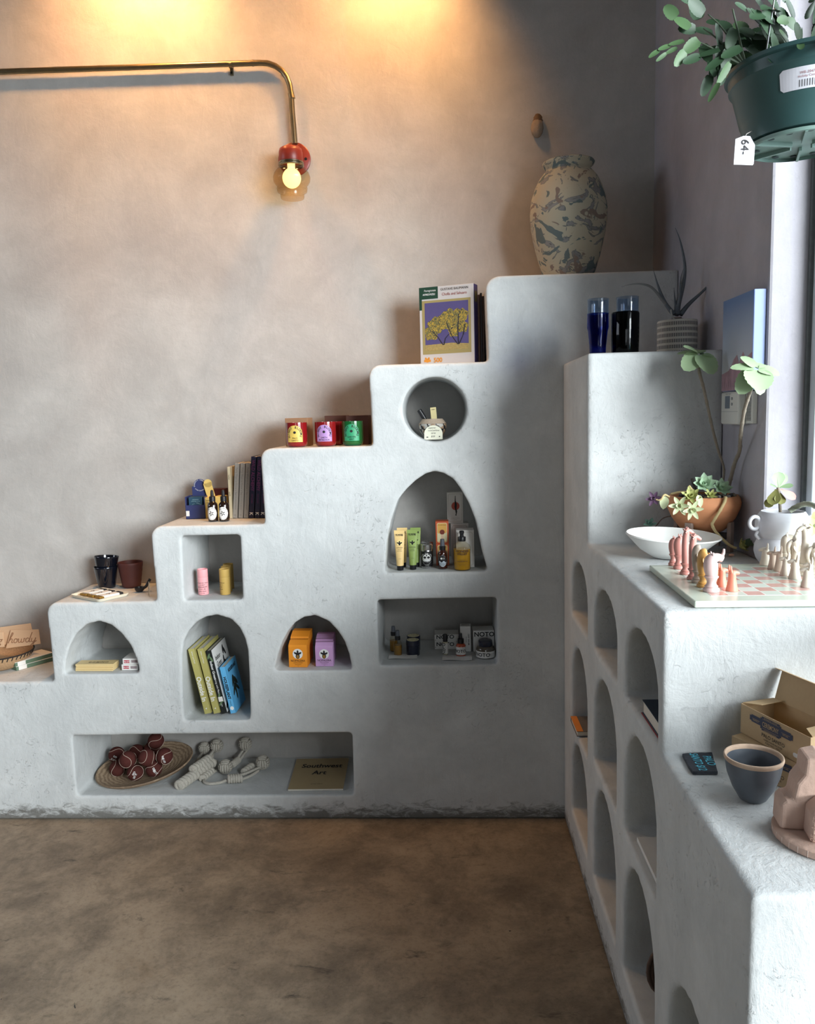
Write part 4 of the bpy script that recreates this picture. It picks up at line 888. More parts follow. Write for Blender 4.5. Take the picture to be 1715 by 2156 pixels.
for k in range(2):
    c = at(271.5, 1412, z=z)
    t = thing('card_pack', ('small white card pack with red label, lower of two by the right arch wall', 'small white card pack with red label, resting on another pack')[k], 'box', (c.x+.002+.004*k, c.y+.004, z+.0245*k), rad(-3+4*k), 'small white card packs')
    Mb().box(-.034+.003*k, .034, 0, .085, 0, .024).done('carton', WHITE, t, bev=.0008)
    Mb().poly([(-.026, .006), (-.003, .006), (-.003, .018), (-.026, .018)]).done('red_panel', RD, t)
    b = Mb(); 
    for i in range(9): b.poly([(.004+i*.003, .007), (.0055+i*.003+.0005*(i % 2), .007), (.0055+i*.003+.0005*(i % 2), .018), (.004+i*.003, .018)])
    b.done('barcode', mat('plum_ink', (110, 70, 84), .6), t)
    lettering([('No 273', .0075, -.0145, .0095, {'bold': .02})], WHITE_INK, t)

# ------------------------------------------------------------------ right small arch: soap boxes
z = ZFn+.0015
def soap(label, px, y, w, d, h, c_, key, dx=0):
    x = at(px, 1390, y=y).x+dx; m_ = mat('soap_card_'+key, c_, .5, var=.03)
    t = thing('soap_box', label, 'box', (x, y, z), rad(-2), 'cactus soap boxes in %s' % key)
    b = Mb(); P_ = [(0, 0), (0, h*.82), (.004, h*.88), (d*.55, h), (d, h), (d, 0)]
    b.prism(P_, -w/2, w/2, SW); b.done('carton', m_, t, bev=.0008)
    e = Mb().disc(w*.275, w*.275, 0, h*.535).done('emblem_disc', WHITE_INK, t)
    b = Mb()
    for q in (-1, 0, 1): b.disc(w*.052, w*.11, 0, w*.12, M=T3(0, -.0011, h*.515) @ Matrix.Rotation(q*rad(62), 4, 'Y'), off=0)
    b.disc(w*.11, w*.14, 0, h*.44, off=.0013); b.done('cactus_mark', INK, e)
    b = Mb(); b.disc(w*.075, w*.10, 0, h*.425, off=.0017); b.done('mark_oval', mat('old_gold_ink', (150, 112, 46), .5), e)
    lettering([('NOPALERA', w*.158, 0, h*.225, {'sx': .98}), ('CACTUS SOAP', w*.075, 0, h*.16, {}), ('moisturizing bar', w*.055, 0, h*.10, {}), ('4 oz', w*.05, 0, h*.045, {})], INK, t)
OS, PS = (240, 150, 40), (204, 160, 208)
soap('orange soap box with cactus emblem, front of the orange pair', 627, 3.040, .0745, .058, .103, OS, 'orange')
soap('orange soap box tucked directly behind the front orange one', 632, 3.103, .0745, .08, .121, OS, 'orange')
soap('lilac soap box with cactus emblem, front of the lilac row', 682.5, 3.048, .0715, .030, .095, PS, 'lilac')
soap('lilac soap box, middle of the lilac row of three', 683, 3.081, .0715, .030, .098, PS, 'lilac')
soap('lilac soap box, rearmost of the lilac row of three', 684.5, 3.114, .0715, .055, .108, PS, 'lilac')

# ------------------------------------------------------------------ long bottom niche
z = ZH+.0015
def woodmat():
    m, nt, N, L, P = nt_new('carved_wood'); v = mapv(N, L, (1.0, 1.45, 1))
    wv = N.new('ShaderNodeTexWave'); wv.wave_type = 'RINGS'; wv.rings_direction = 'Z'; wv.inputs['Scale'].default_value = 20; wv.inputs['Distortion'].default_value = 5; wv.inputs['Detail'].default_value = 3; wv.inputs['Detail Scale'].default_value = 1.4
    L.new(v, wv.inputs['Vector'])
    c = ramp(N, L, wv.outputs['Fac'], (.1, lin((132, 110, 88))), (.5, lin((152, 130, 106))), (.95, lin((166, 144, 118))))
    c = mixc(N, L, ramp(N, L, noi(N, L, v, 90, 5), (.5, 0.), (.7, .4)), c, lin((92, 70, 54)))
    L.new(c, P.inputs['Base Color']); P.inputs['Roughness'].default_value = .75; bump(N, L, P, wv.outputs['Fac'], .15, .004); return m
pc = at(303, 1612, z=ZH+.05); rx_, ry_ = .208, .142
PT = T3(pc.x, 3.182, z+.043) @ X3(rz=rad(8)) @ X3(rx=rad(13), ry=rad(-8.8))
t = thing('wooden_platter', 'oval carved wooden platter with grain rings, holding brown balls in the bottom niche', 'platter', (0, 0, 0)); t.matrix_world = PT
b = Mb(); b.lathe([(0, -.024), (.55, -.022), (.80, -.014), (.96, -.002), (1.0, .008), (.985, .013), (.955, .010), (.80, -.003), (.55, -.012), (0, -.014)], 64, Matrix.Diagonal((rx_, ry_, 1, 1))); b.done('dish', woodmat(), t, smooth=.8)
BRN = mat('brown_felt', (84, 46, 42), .92, var=.14, vs=90, spec=.1, bmp=.25, bs=260); SEAM = mat('cream_seam', (208, 188, 172), .8)
R = .0345
def ball(label, p, rot, words=None):
    t = thing('ball', label, 'ball', p, 0, 'brown felt balls on the platter'); t.rotation_euler = rot
    Mb().sph((0, 0, 0), R, (1, 1, 1), 32).done('felt_body', BRN, t, smooth=4)
    P_ = []
    for k in range(96):
        q = 4*pi*k/96; th = pi/2-(pi/2-.44)*cos(q/2*1.0*2/2); ph = q/2+.44*sin(q)
        th = pi/2-(pi/2-.44)*cos(q); ph = q/2+.44*sin(2*q)
        P_.append(Vector((sin(th)*cos(ph), sin(th)*sin(ph), cos(th)))*R*1.004)
    Mb().tube(P_, .0009, 6, closed=True).done('seam', SEAM, t, smooth=4)
    return t
BL = [('brown felt ball front left on the wooden platter', 247.5, 1617, .058, (0, .3, .5)), ('brown felt ball at the very front center of the platter', 285, 1626, .056, (.9, .2, 2.1)),
      ('brown felt ball front right on the platter, small white print', 324, 1618, .066, (.3, 1.0, .2)), ('brown felt ball at the left back, leaning on the platter rim', 245.5, 1589, .064, (1.6, .3, 1.9)),
      ('brown felt ball at the right end of the pile beside bare wood', 346, 1592, .078, (.4, 1.3, 1.5)), ('brown felt ball wedged in the middle of the pile', 269, 1599, .088, (.2, .9, 3.0)),
      ('brown felt ball between the front right ball and the rear ones', 309, 1595, .096, (1.1, .4, .7)), ('brown felt ball at the back of the pile, left of the topmost two', 288, 1584, .082, (.5, 2.0, .4)),
      ('brown felt ball second highest in the pile, under the topmost ball', 320, 1577, .120, (.7, .5, 2.6)), ('topmost brown felt ball, half cut off by the niche ceiling', 328, 1560, .150, (.8, 1.1, 1.2))]
for (lab, px, py, dz, rot), yb in zip(BL, (3.167, 3.110, 3.117, 3.240, 3.120, 3.093, 3.084, 3.263, 3.261, 3.226)):
    p = at(px, py, y=yb)
    t = ball(lab, p, rot)
    if dz in (.066, .064, .078, .056):
        r_ = {.066: -60, .064: 150, .078: 100, .056: 60}[dz]
        o = lettering([('GO', .010, .009, .008, {'bold': .03, 'rot': rad(r_)}), ('GET IT', .010, .013 if dz != .064 else .002, -.004, {'bold': .03, 'rot': rad(r_), 'sx': .8})], WHITE_INK, t, sphere=R)
        o.matrix_local = X3(*rot).to_3x3().inverted().to_4x4()
ROPE = mat('cotton_rope', (206, 200, 188), .9, var=.28, vs=190, spec=.1, bmp=.7, bs=320)
def fist(mb, c, r):
    c = Vector(c); mb.sph(c, r*.86, (1, 1, 1), 18)
    ax = [Vector(q) for q in ((1, 0, 0), (0, 1, 0), (0, 0, 1))]
    for i in range(3):
        for sg in (-1, 1):
            n, u, v = ax[i]*sg, ax[(i+1) % 3], ax[(i+2) % 3]
            for k in range(4):
                o = (-.69+.46*k); mb.tube([c+(n+u*a+v*o*(1-.25*abs(a)*0)).normalized()*r*.90 for a in [-.8+.2*j for j in range(9)]], r*.165, 6)
def wrap(mb, a, e, r, n):
    a, e = Vector(a), Vector(e); d = (e-a); dn = d.normalized(); u = dn.cross(Vector((0, 0, 1))).normalized(); v = dn.cross(u); pr = d.length/n/2*1.12
    mb.tube([a, e], r*.75, 12)
    for k in range(n):
        c = a+d*((k+.5)/n); mb.tube([c+(u*cos(2*pi*i/18)+v*sin(2*pi*i/18))*(r-pr*.5)+dn*pr*.5*cos(2*pi*i/18) for i in range(18)], pr, 7, closed=True)
def G(px, py, dz): p = at(px, py, z=ZH+dz); p.y = min(p.y, 3.325); return at(px, py, y=p.y)
def toy(label):
    t = thing('rope_toy', label, 'rope toy', G(455, 1610, .02), 0, 'knotted rope toys'); return t, t.location.copy()
def part(t, o, fn, name):
    b = Mb(); fn(b); me = b.mesh(name); me.transform(T3(*(-o))); return link(name, me, ROPE, t, 4)
t, o = toy('rope toy nearest the platter, thick wrapped grip over a rear knotted ball')
part(t, o, lambda b: fist(b, G(430, 1575, .055), .026), 'knot_ball')
part(t, o, lambda b: wrap(b, G(404, 1621, .052), G(440, 1596, .060), .0155, 7), 'wrapped_grip')
part(t, o, lambda b: [b.tube([G(428, 1582, .05), G(418, 1596, .04), G(412, 1605, .03)], .006, 8), b.tube([G(400, 1622, .03), G(391, 1634, .012), G(386, 1644, .010)], .006, 8)], 'rope')
t, o = toy('rope toy with its wrapped end pointing to the front left of the niche')
part(t, o, lambda b: fist(b, G(456, 1570, .070), .0285), 'knot_ball')
part(t, o, lambda b: wrap(b, G(375, 1655, .018), G(448, 1604, .040), .0195, 12), 'wrapped_grip')
part(t, o, lambda b: [b.tube([G(452, 1574, .06), G(446, 1585, .058), G(440, 1594, .05)], .0065, 8), b.tube([G(450, 1579, .05), G(447, 1590, .045), G(445, 1602, .04)], .0065, 8)], 'rope')
t, o = toy('rope toy with one ball forward in the middle and another against the back wall')
part(t, o, lambda b: fist(b, G(474.5, 1614, .032), .0295), 'knot_ball')
part(t, o, lambda b: fist(b, G(516, 1566, .052), .0285), 'knot_ball')
part(t, o, lambda b: wrap(b, G(489, 1610, .03), G(501, 1600, .03), .0135, 5), 'wrapped_grip')
part(t, o, lambda b: [b.tube([G(497, 1601, .034), G(507, 1586, .04), G(517, 1572, .046)], .0055, 8), b.tube([G(503, 1603, .03), G(513, 1589, .034), G(524, 1575, .040)], .0055, 8)], 'rope')
t, o = toy('rope toy at the right, looped rope leading to a wrapped grip and ball')
part(t, o, lambda b: fist(b, G(553, 1605, .034), .0300), 'knot_ball')
part(t, o, lambda b: wrap(b, G(479, 1640, .020), G(510, 1638, .020), .0170, 6), 'wrapped_grip')
part(t, o, lambda b: [b.tube(smooth_pts([G(508, 1632, .018), G(528, 1624, .02), G(548, 1615, .022)], 5), .006, 8), b.tube(smooth_pts([G(508, 1641, .014), G(526, 1634, .014), G(545, 1622, .018)], 5), .006, 8),
     b.tube(smooth_pts([G(479, 1642, .014), G(462, 1648, .008), G(440, 1650, .008), G(429, 1645, .008), G(436, 1636, .008), G(455, 1622, .010)], 5), .0062, 8)], 'rope')
part(t, o, lambda b: wrap(b, G(512, 1626, .014), G(531, 1612, .018), .0125, 4), 'wrapped_end')
t, o = toy('short rope toy lying under the others between platter and middle ball')
part(t, o, lambda b: wrap(b, G(424, 1640, .012), G(446, 1622, .014), .0125, 5), 'wrapped_grip')
part(t, o, lambda b: wrap(b, G(436, 1617, .024), G(452, 1604, .026), .0115, 4), 'wrapped_end')

c = at(672, 1630, z=z)
q_ = [at(px, py, z=z+.008) for px, py in ((606, 1661.5), (722, 1660), (734, 1596), (625, 1598))]
t = thing('magazine', 'tan covered magazine lying flat at the right end of the bottom niche', 'magazine', (c.x, c.y, z))
Q = [(p.x-c.x, min(p.y, 3.33)-c.y) for p in q_]
Mb().slab(Q, 0, .0068).done('page_block', PAGES, t); Mb().slab([(x_*1.004, y_*1.004) for x_, y_ in Q], .0070, .0082).done('cover', mat('kraft_cover', (176, 156, 118), .6, var=.05), t)
ev = (Vector((*Q[1], 0))-Vector((*Q[0], 0))).normalized(); uv = (Vector((*Q[3], 0))-Vector((*Q[0], 0))).normalized()
MM = Matrix(((ev.x, 0, uv.x, 0), (ev.y, 0, uv.y, 0), (0, -1, 0, .0083), (0, 0, 0, 1)))
lettering([('Southwest', .050, .005, .045, {'bold': .02, 'shear': .12, 'sx': .82}), ('Art', .050, 0, -.02, {'bold': .02, 'shear': .12, 'sx': .85}), ('spring edition', .009, 0, -.11)], INK, t, MM)
# ------------------------------------------------------------------ glasses and aloe on the tall column
z = ZT+.001
BLUE = glass('cobalt_glass', (142, 164, 234), 1.4, .03, .7); INKY = glass('inky_glass', (96, 112, 120), 1.45, .03, .8); PALE = glass('pale_blue_glass', (226, 236, 248), 1.4, .03, .8)
def tumbler(label, px, y, prof_, m, dz=0):
    x = at(px, 690, y=y).x
    t = thing('tumbler', label, 'glass', (x, y, z+dz), 0, 'stacked tumblers on the column')
    wl = .0018; Q = [(0, 0)]+prof_+[(prof_[-1][0]-wl*.5, prof_[-1][1]+.0008)]+[(max(.001, r-wl), zz) for r, zz in prof_[::-1]][:-1]+[(prof_[0][0]-wl, .006), (0, .006)]
    Mb().lathe(Q, 48).done('glass_wall', m, t, smooth=.7); return t
s = mpp((.49, 2.60, 1.85))
tumbler('deep cobalt blue tumbler under a paler one, left stack on the column', 1258, 2.60, [(15.5*s, 0), (16.5*s, .003), (17.5*s, 20*s), (20.5*s, 48*s), (22.5*s, 56*s), (22*s, 82*s), (22.3*s, 84*s)], BLUE)
tumbler('pale blue tumbler nested in the cobalt tumbler, left stack on the column', 1258.5, 2.60, [(15.5*s, 0), (17*s, 8*s), (18*s, 40*s), (20*s, 62*s), (22.6*s, 70*s), (22*s, 74*s), (22.3*s, 98*s), (22.6*s, 99*s)], PALE, 15*s)
tumbler('straight inky dark tumbler holding a pale blue one, right stack on the column', 1315.5, 2.60, [(27*s, 0), (28*s, .004), (29*s, 40*s), (29*s, 82*s), (28*s, 85*s)], INKY)
tumbler('pale blue tumbler nested in the inky dark tumbler, right stack on the column', 1320, 2.60, [(16*s, 0), (18*s, 10*s), (20*s, 60*s), (23.4*s, 75*s), (22.8*s, 80*s), (23*s, 105*s), (23.4*s, 106*s)], PALE, 10*s)

y = 2.70; x = at(1425, 700, y=y).x; s = mpp((x, y, 1.83)); hp = at(1425, 676, y=y).z-ZT; rp = 40.5*s
def slotted():
    m, nt, N, L, P = nt_new('slotted_white_glaze'); t = N.new('ShaderNodeTexCoord'); sx = N.new('ShaderNodeSeparateXYZ'); L.new(t.outputs['Object'], sx.inputs[0])
    a = math_(N, L, 'ARCTAN2', sx.outputs[1], sx.outputs[0]); fu = math_(N, L, 'FRACT', math_(N, L, 'MULTIPLY', a, 11.5)); fv = math_(N, L, 'FRACT', math_(N, L, 'ADD', math_(N, L, 'MULTIPLY', sx.outputs[2], 1/.0185), .12))
    k = math_(N, L, 'MULTIPLY', math_(N, L, 'LESS_THAN', fu, .5), math_(N, L, 'LESS_THAN', fv, .62))
    w_ = mixc(N, L, noi(N, L, t.outputs['Object'], 30), lin((206, 202, 194)), lin((222, 218, 210)))
    L.new(mixc(N, L, k, w_, lin((60, 60, 66))), P.inputs['Base Color']); P.inputs['Roughness'].default_value = .5; return m
t = thing('aloe_plant', 'spindly dark aloe in a white pot with dashed slots on the column top', 'potted plant', (x, y, z))
Mb().lathe([(0, 0), (rp-.002, 0), (rp, .002), (rp, hp-.003), (rp-.002, hp), (rp-.006, hp-.001), (rp-.006, hp-.012), (0, hp-.012)], 48).done('pot', slotted(), t, smooth=.6)
Mb().lathe([(rp-.006, hp-.010), (rp*.6, hp-.002), (rp*.3, hp+.006), (0, hp+.008)], 28).done('soil', mat('dry_soil', (86, 80, 76), .95, var=.4, vs=120, bmp=.5), t, smooth=4)
def loc(px, py, dy=0): p = at(px, py, y=y+dy); return (p.x-x, dy, p.z-z)
ALOE = mat('dusky_aloe', (92, 100, 108), .55, var=.2, vs=40); DRY = mat('dry_leaf', (170, 168, 160), .8, var=.2)
for pts, r0, m_, nm in (([(1424, 662), (1427, 640), (1437, 600), (1441, 560), (1432, 510), (1421, 480)], .0105, ALOE, 'leaf'), ([(1418, 662), (1400, 638), (1384, 600), (1374, 564)], .008, ALOE, 'leaf'),
                       ([(1432, 662), (1450, 640), (1490, 602), (1528, 555)], .009, ALOE, 'leaf'), ([(1422, 662), (1430, 630), (1432, 590), (1438, 566)], .0065, ALOE, 'leaf'), ([(1423, 662), (1421, 640), (1418, 606)], .006, ALOE, 'leaf'),
                       ([(1416, 660), (1396, 634), (1372, 606), (1350, 598), (1326, 599), (1308, 604)], .0062, mat('gray_aloe', (124, 126, 126), .6), 'leaf')):
    P_ = smooth_pts([loc(px, py, .01*math.sin(k*1.7+px)) for k, (px, py) in enumerate(pts)], 6); n = len(P_)
    Mb().tube(P_, [max(.0007, r0*(1-(k/(n-1))**1.3)) for k in range(n)], 8).done(nm, m_, t, smooth=4)
b = Mb(); b.tube(smooth_pts([loc(1424, 668), loc(1424, 674), loc(1426, 684)], 4), [.016]*9, 10); b.done('stem', mat('pale_stem', (150, 136, 128), .8, var=.25), t, smooth=4)
b = Mb(); b.tube(smooth_pts([loc(1412, 652, -.012), loc(1414, 664, -.02), loc(1421, 676, -.03)], 4), .0028, 6); b.done('root', DRY, t, smooth=4)

# ------------------------------------------------------------------ right wall: painting and thermostat
# seen face on: local x runs toward the viewer along the wall, z is up
def onwall(py_, zz): return (XW-.0005, py_, zz)
y0_, y1_ = 2.425, 2.192; zt_, zb_ = 1.915, 1.652; yc = (y0_+y1_)/2; cw = y0_-y1_; ch = zt_-zb_
t = thing('canvas_painting', 'small blue sky canvas with pink rocky peaks on the side wall', 'painting', (XW-.001, yc, zb_), -pi/2)
CV = mat('canvas_edge_blue', (150, 166, 206), .8, var=.05)
Mb().box(-cw/2, cw/2, -.032, 0, 0, ch).done('canvas', CV, t, bev=.002)
def skymat():
    m, nt, N, L, P = nt_new('painted_sky'); tc = N.new('ShaderNodeTexCoord'); sx = N.new('ShaderNodeSeparateXYZ'); L.new(tc.outputs['Object'], sx.inputs[0])
    f = math_(N, L, 'ADD', math_(N, L, 'MULTIPLY', sx.outputs[2], 1/.26), math_(N, L, 'MULTIPLY', noi(N, L, tc.outputs['Object'], 14), .06))
    L.new(ramp(N, L, f, (.25, lin((196, 202, 210))), (.6, lin((170, 182, 200))), (1.0, lin((104, 130, 172)))), P.inputs['Base Color']); P.inputs['Roughness'].default_value = .8; return m
Mb().poly([(-cw/2+.001, .001), (cw/2-.001, .001), (cw/2-.001, ch-.001), (-cw/2+.001, ch-.001)], T3(0, -.0325, 0)).done('painted_sky', skymat(), t)
PK = mat('pink_rock_paint', (170, 138, 148), .8, var=.35, vs=50, stretch=(1, 1, .25))
b = Mb(); b.poly([(-cw/2+.001, .001), (cw/2-.001, .001), (cw/2-.001, .10), (.07, .085), (.05, .105), (.02, .075), (.005, .10), (-.02, .088), (-.035, .074), (-.06, .058), (-cw/2+.001, .050)], T3(0, -.0330, 0)); pk = b.done('painted_peaks', PK, t)
b = Mb()
for k in range(14):
    q = -cw/2+.012+.0155*k; b.poly([(q, .01), (q+.002, .012), (q+.001, .03+.012*sin(k*2.1)), (q-.001, .026)], T3(0, -.0334, 0))
b.done('painted_cracks', mat('mauve_shadow_paint', (120, 92, 104), .8), pk)
ty0, ty1, tz0, tz1 = 2.425, 2.235, 1.556, 1.650; yc = (ty0+ty1)/2; tw = ty0-ty1; th_ = tz1-tz0
TP = mat('ivory_plastic', (216, 216, 208), .4, var=.02)
t = thing('thermostat', 'ivory programmable thermostat on the side wall just under the canvas', 'thermostat', (XW-.001, yc, tz0), -pi/2)
b = Mb(); b.box(-tw/2+.012, tw/2, -.012, 0, .003, th_-.002); b.done('back_plate', TP, t, bev=.001)
b = Mb(); b.box(-tw/2, tw/2-.05, -.034, -.012, 0, th_); body = b.done('body', TP, t, bev=.006, bseg=3)
Mb().box(-tw/2+.036, -tw/2+.074, -.0346, -.034, .046, .082).done('display', mat('lcd_gray', (112, 124, 136), .25), body)
for k in range(2): Mb().lathe([(0, 0), (.0042, 0), (.0042, .002), (0, .0024)], 16, T3(-tw/2+.092, -.034, .058+.016*k) @ X3(rx=pi/2)).done('button', mat('gray_button', (150, 152, 152), .5), body)
Mb().box(-tw/2+.002, tw/2-.052, -.0344, -.034, .0365, .0375).done('cover_seam', mat('seam_gray', (150, 150, 146), .6), body)
b = Mb()
for k in range(19): b.box(tw/2-.044, tw/2-.012, -.0128, -.012, .012+.004*k, .0138+.004*k)
b.done('vent_slots', mat('vent_dark', (64, 66, 68), .7), t)
lettering([('PERFECT TEMP', .0062, -tw/2+.06, th_-.009, {})], GREYINK, body, T3(0, -.0335, 0))

# ------------------------------------------------------------------ terracotta planter of succulents
z = ZK+.001; Y = 2.365
def W(px, py, y=Y): return at(px, py, y=y)
p0 = W(1480, 1080); X0 = p0.x; zb0 = W(1480, 1116).z; zr = W(1480, 1042).z
t = thing('succulent_planter', 'round terracotta bowl of succulents with two tall bare stems, on a low stand', 'planter', (X0, Y, z))
O = t.location.copy()
TC = mat('terracotta', (204, 140, 98), .8, var=.08, vs=18, stretch=(1, 1, 5), bmp=.08)
R1 = .1035; h_ = zr-zb0; d0 = zb0-z
b = Mb(); b.lathe([(0, d0), (.056, d0), (.070, d0+h_*.12), (.090, d0+h_*.38), (.1025, d0+h_*.66), (.1045, d0+h_*.80), (.1010, d0+h_*.93), (.0955, d0+h_), (.0925, d0+h_), (.096, d0+h_*.92), (.098, d0+h_*.8), (.06, d0+h_*.76), (0, d0+h_*.76)], 56)
b.done('bowl', TC, t, smooth=.8)
b = Mb(); b.lathe([(.0955, d0+h_*.90), (.07, d0+h_*.95), (0, d0+h_*.97)], 32); b.done('soil', mat('dark_soil', (66, 58, 52), .95, var=.5, vs=130, bmp=.6), t, smooth=4)
pm = [mat('pebble_gray', (120, 116, 112), .7), mat('pebble_dark', (72, 70, 70), .7), mat('pebble_tan', (160, 146, 128), .7)]
mesh_p = []
for m_ in pm: me = Mb().sph((0, 0, 0), .0075, (1.2, .9, .65), 14).mesh('pebble'); me.materials.append(m_); me.shade_smooth(); mesh_p.append(me)
for k in range(34):
    a, r_ = random.uniform(pi*.98, pi*2.05), random.uniform(.045, .086)
    o = bpy.data.objects.new('pebble', mesh_p[k % 3]); COL.objects.link(o); o.parent = t; o.location = (r_*cos(a), r_*sin(a), d0+h_*1.0); o.rotation_euler = (random.random(), random.random(), random.random()*6); o.scale = [random.uniform(.7, 1.25)]*3
STW = mat('ash_wood_stand', (150, 132, 122), .7, var=.15, vs=40)
st = []
for a in (225, 315, 45, 135):
    Mb().box(-.011, .011, -.006, .006, 0, .088, T3(.0835*cos(rad(a)), .0835*sin(rad(a)), 0) @ X3(rz=rad(a+90))).done('stand_leg', STW, t, bev=.0015)
b = Mb()
for a in (45, 135): b.box(-.080, .080, -.007, .007, d0-.020, d0-.002, X3(rz=rad(a)))
b.done('stand_bar', mat('dark_stand_bar', (56, 48, 46), .7), t)
BARK = mat('pale_bark', (140, 130, 116), .85, var=.3, vs=160, bmp=.4)
def stemline(pts, r0, r1, name, m_=BARK, n=7):
    P_ = smooth_pts([W(px, py, Y+dy)-O for px, py, dy in pts], n); k = len(P_)
    rr = [(r0+(r1-r0)*i/(k-1))*(1.18 if i % 6 == 0 else 1) for i in range(k)]
    return Mb().tube(P_, rr, 9).done(name, m_, t, smooth=4)
stemline([(1521, 1018, .02), (1523, 985, .03), (1512, 950, .03), (1500, 905, .03), (1490, 860, .03), (1480, 815, .02), (1472, 785, .02), (1469, 765, .02)], .0034, .0048, 'tall_stem')
stemline([(1532, 1030, -.01), (1538, 1005, -.02), (1546, 975, -.04), (1556, 950, -.07), (1558, 925, -.10), (1561, 895, -.14), (1566, 865, -.18), (1574, 838, -.21), (1586, 805, -.24)], .0056, .0046, 'tall_stem')
VELV = mat('velvet_green_leaf', (158, 182, 142), .75, var=.10, vs=30)
def crown(px, py, y, leaves, name):
    b = Mb(); c = W(px, py, y)-O
    for (dx, dy, dz, nx, ny, nz, L_, w_) in leaves:
        d = Vector((dx, dy, dz)).normalized(); b.leaf(c+d*.006, d, (nx, ny, nz), L_*1.12, w_*1.12, 'sc', -.18, .10, .07, 12, 6)
    return b.done(name, VELV, t, smooth=4)
crown(1472, 744, Y+.02, [(-.65, -.35, -.55, -.3, -.85, .25, .058, .052), (.35, -.55, -.65, .25, -.9, .25, .064, .058), (-.85, .2, .15, -.1, -.3, 1, .050, .040), (.75, .25, -.15, .4, -.2, .8, .048, .042), (-.45, -.2, .25, 0, -.5, 1, .046, .036), (.25, .3, -.75, .9, -.3, .2, .045, .026), (.2, .5, .25, 0, -.4, 1, .035, .03)], 'leaf_crown')
crown(1591, 776, Y-.245, [(-.1, -.75, -.6, 0, -.85, .5, .064, .066), (-.65, -.30, -.75, -.4, -.8, .2, .066, .050), (.75, -.25, -.15, .2, -.6, .7, .048, .040), (-.75, .1, .15, -.2, -.5, .9, .050, .036), (.2, -.25, -.95, .4, -.85, -.1, .056, .046), (-.25, .35, .45, 0, -.5, 1, .045, .030), (.35, .3, .2, .3, -.3, 1, .035, .03)], 'leaf_crown')
GR = [mat('pale_green_succulent', (170, 198, 166), .6, var=.12, vs=50), mat('cream_green_succulent', (196, 204, 164), .6, var=.12, vs=50), mat('olive_green_succulent', (168, 172, 104), .6, var=.15, vs=50), mat('purple_succulent', (98, 72, 98), .6, var=.15, vs=50), mat('teal_succulent', (112, 150, 136), .6, var=.15, vs=50)]
def ros(px, py, dy, ax, R_, k, kind='pt', rings=None, W_=.58):
    c = W(px, py, Y+dy)-O
    return Mb().rosette(c, ax, R_, kind, rings or ((4, .35, 78), (6, .72, 50), (8, 1, 20)), W_).done('rosette', GR[k], t, smooth=4)
ros(1482, 1021, -.045, (-.1, -.85, .6), .034, 0)
ros(1517, 1029, -.040, (.15, -.85, .6), .030, 0)
ros(1495, 1044, -.085, (0, -.7, .7), .021, 2, 'ov', ((5, .6, 60), (7, 1, 25)), .42)
ros(1454, 1046, -.088, (-.2, -.8, .6), .030, 2, 'ov', ((4, .45, 70), (6, .8, 40), (6, 1, 15)), .42)
ros(1430, 1065, -.100, (-.35, -.9, .1), .030, 1, 'ov', ((4, .5, 60), (6, 1, 15)), .42)
ros(1456, 1073, -.106, (.1, -1, -.1), .030, 1, 'ov', ((4, .5, 60), (6, 1, 10)), .42)
ros(1376, 1050, -.05, (-.5, -.8, .2), .023, 3, 'ov', ((4, .5, 60), (6, 1, 12)), .46)
ros(1368, 1104, .06, (-.2, -.6, .7), .022, 4, 'pt', ((3, .6, 60), (5, 1, 20)))
for px, py, dy, d, n_, L_, w_ in ((1469, 1052, -.10, (.15, -.3, -.9), (.1, -.9, .3), .036, .020), (1400, 1055, -.06, (-.2, -.2, -.9), (-.3, -.9, .2), .038, .026)): Mb().leaf(W(px, py-10, Y+dy)-O, d, n_, L_, w_, 'ov', -.1, .2, .15).done('loose_leaf', GR[1], t, smooth=4)
TAN = mat('straw_stem', (196, 176, 128), .8, var=.2, vs=70)
stemline([(1408, 1046, -.05), (1398, 1042, -.06), (1390, 1052, -.06), (1380, 1052, -.055)], .003, .0026, 'trailing_stem', TAN)
stemline([(1412, 1040, -.03), (1430, 1036, -.045), (1446, 1036, -.06)], .003, .003, 'trailing_stem', TAN)
stemline([(1450, 1024, -.06), (1458, 1034, -.075), (1466, 1042, -.09)], .004, .0035, 'trailing_stem', TAN)
stemline([(1456, 1008, -.03), (1459, 1020, -.04), (1464, 1034, -.05)], .003, .004, 'dry_stem', mat('dark_dry_stem', (60, 50, 46), .9, var=.3))
stemline([(1412, 1086, .02), (1394, 1092, .04), (1382, 1106, .05), (1376, 1112, .06)], .0016, .0014, 'trailing_stem', mat('brown_stem', (96, 78, 66), .9))
stemline([(1527, 1047, -.100), (1524, 1058, -.108), (1512, 1080, -.112), (1501, 1098, -.112), (1499, 1106, -.112), (1508, 1122, -.112), (1528, 1142, -.115), (1541, 1151, -.118), (1550, 1154, -.120)], .0046, .0034, 'trailing_stem', TAN)
c = W(1557, 1151, Y-.118)-O; c.z = max(c.z, .021)
Mb().rosette(c, (.75, -.55, .45), .027, 'ov', ((4, .6, 65), (6, 1, 35)), .5).done('rosette', GR[2], t, smooth=4)
b = Mb()
for k, (d, n_) in enumerate((((.9, .2, .28), (0, -.6, .8)), ((.8, .5, .1), (0, -.5, .8)), ((.7, -.3, .16), (.2, -.5, .8)))): b.leaf(c+Vector((.012, .005, .004)), d, n_, .045, .026, 'ov', .0, .2, .12)
b.done('leaf_cluster', mat('deep_green_leaf', (86, 112, 84), .6, var=.15), t, smooth=4)
c = at(1539, 1169, z=z+.004)
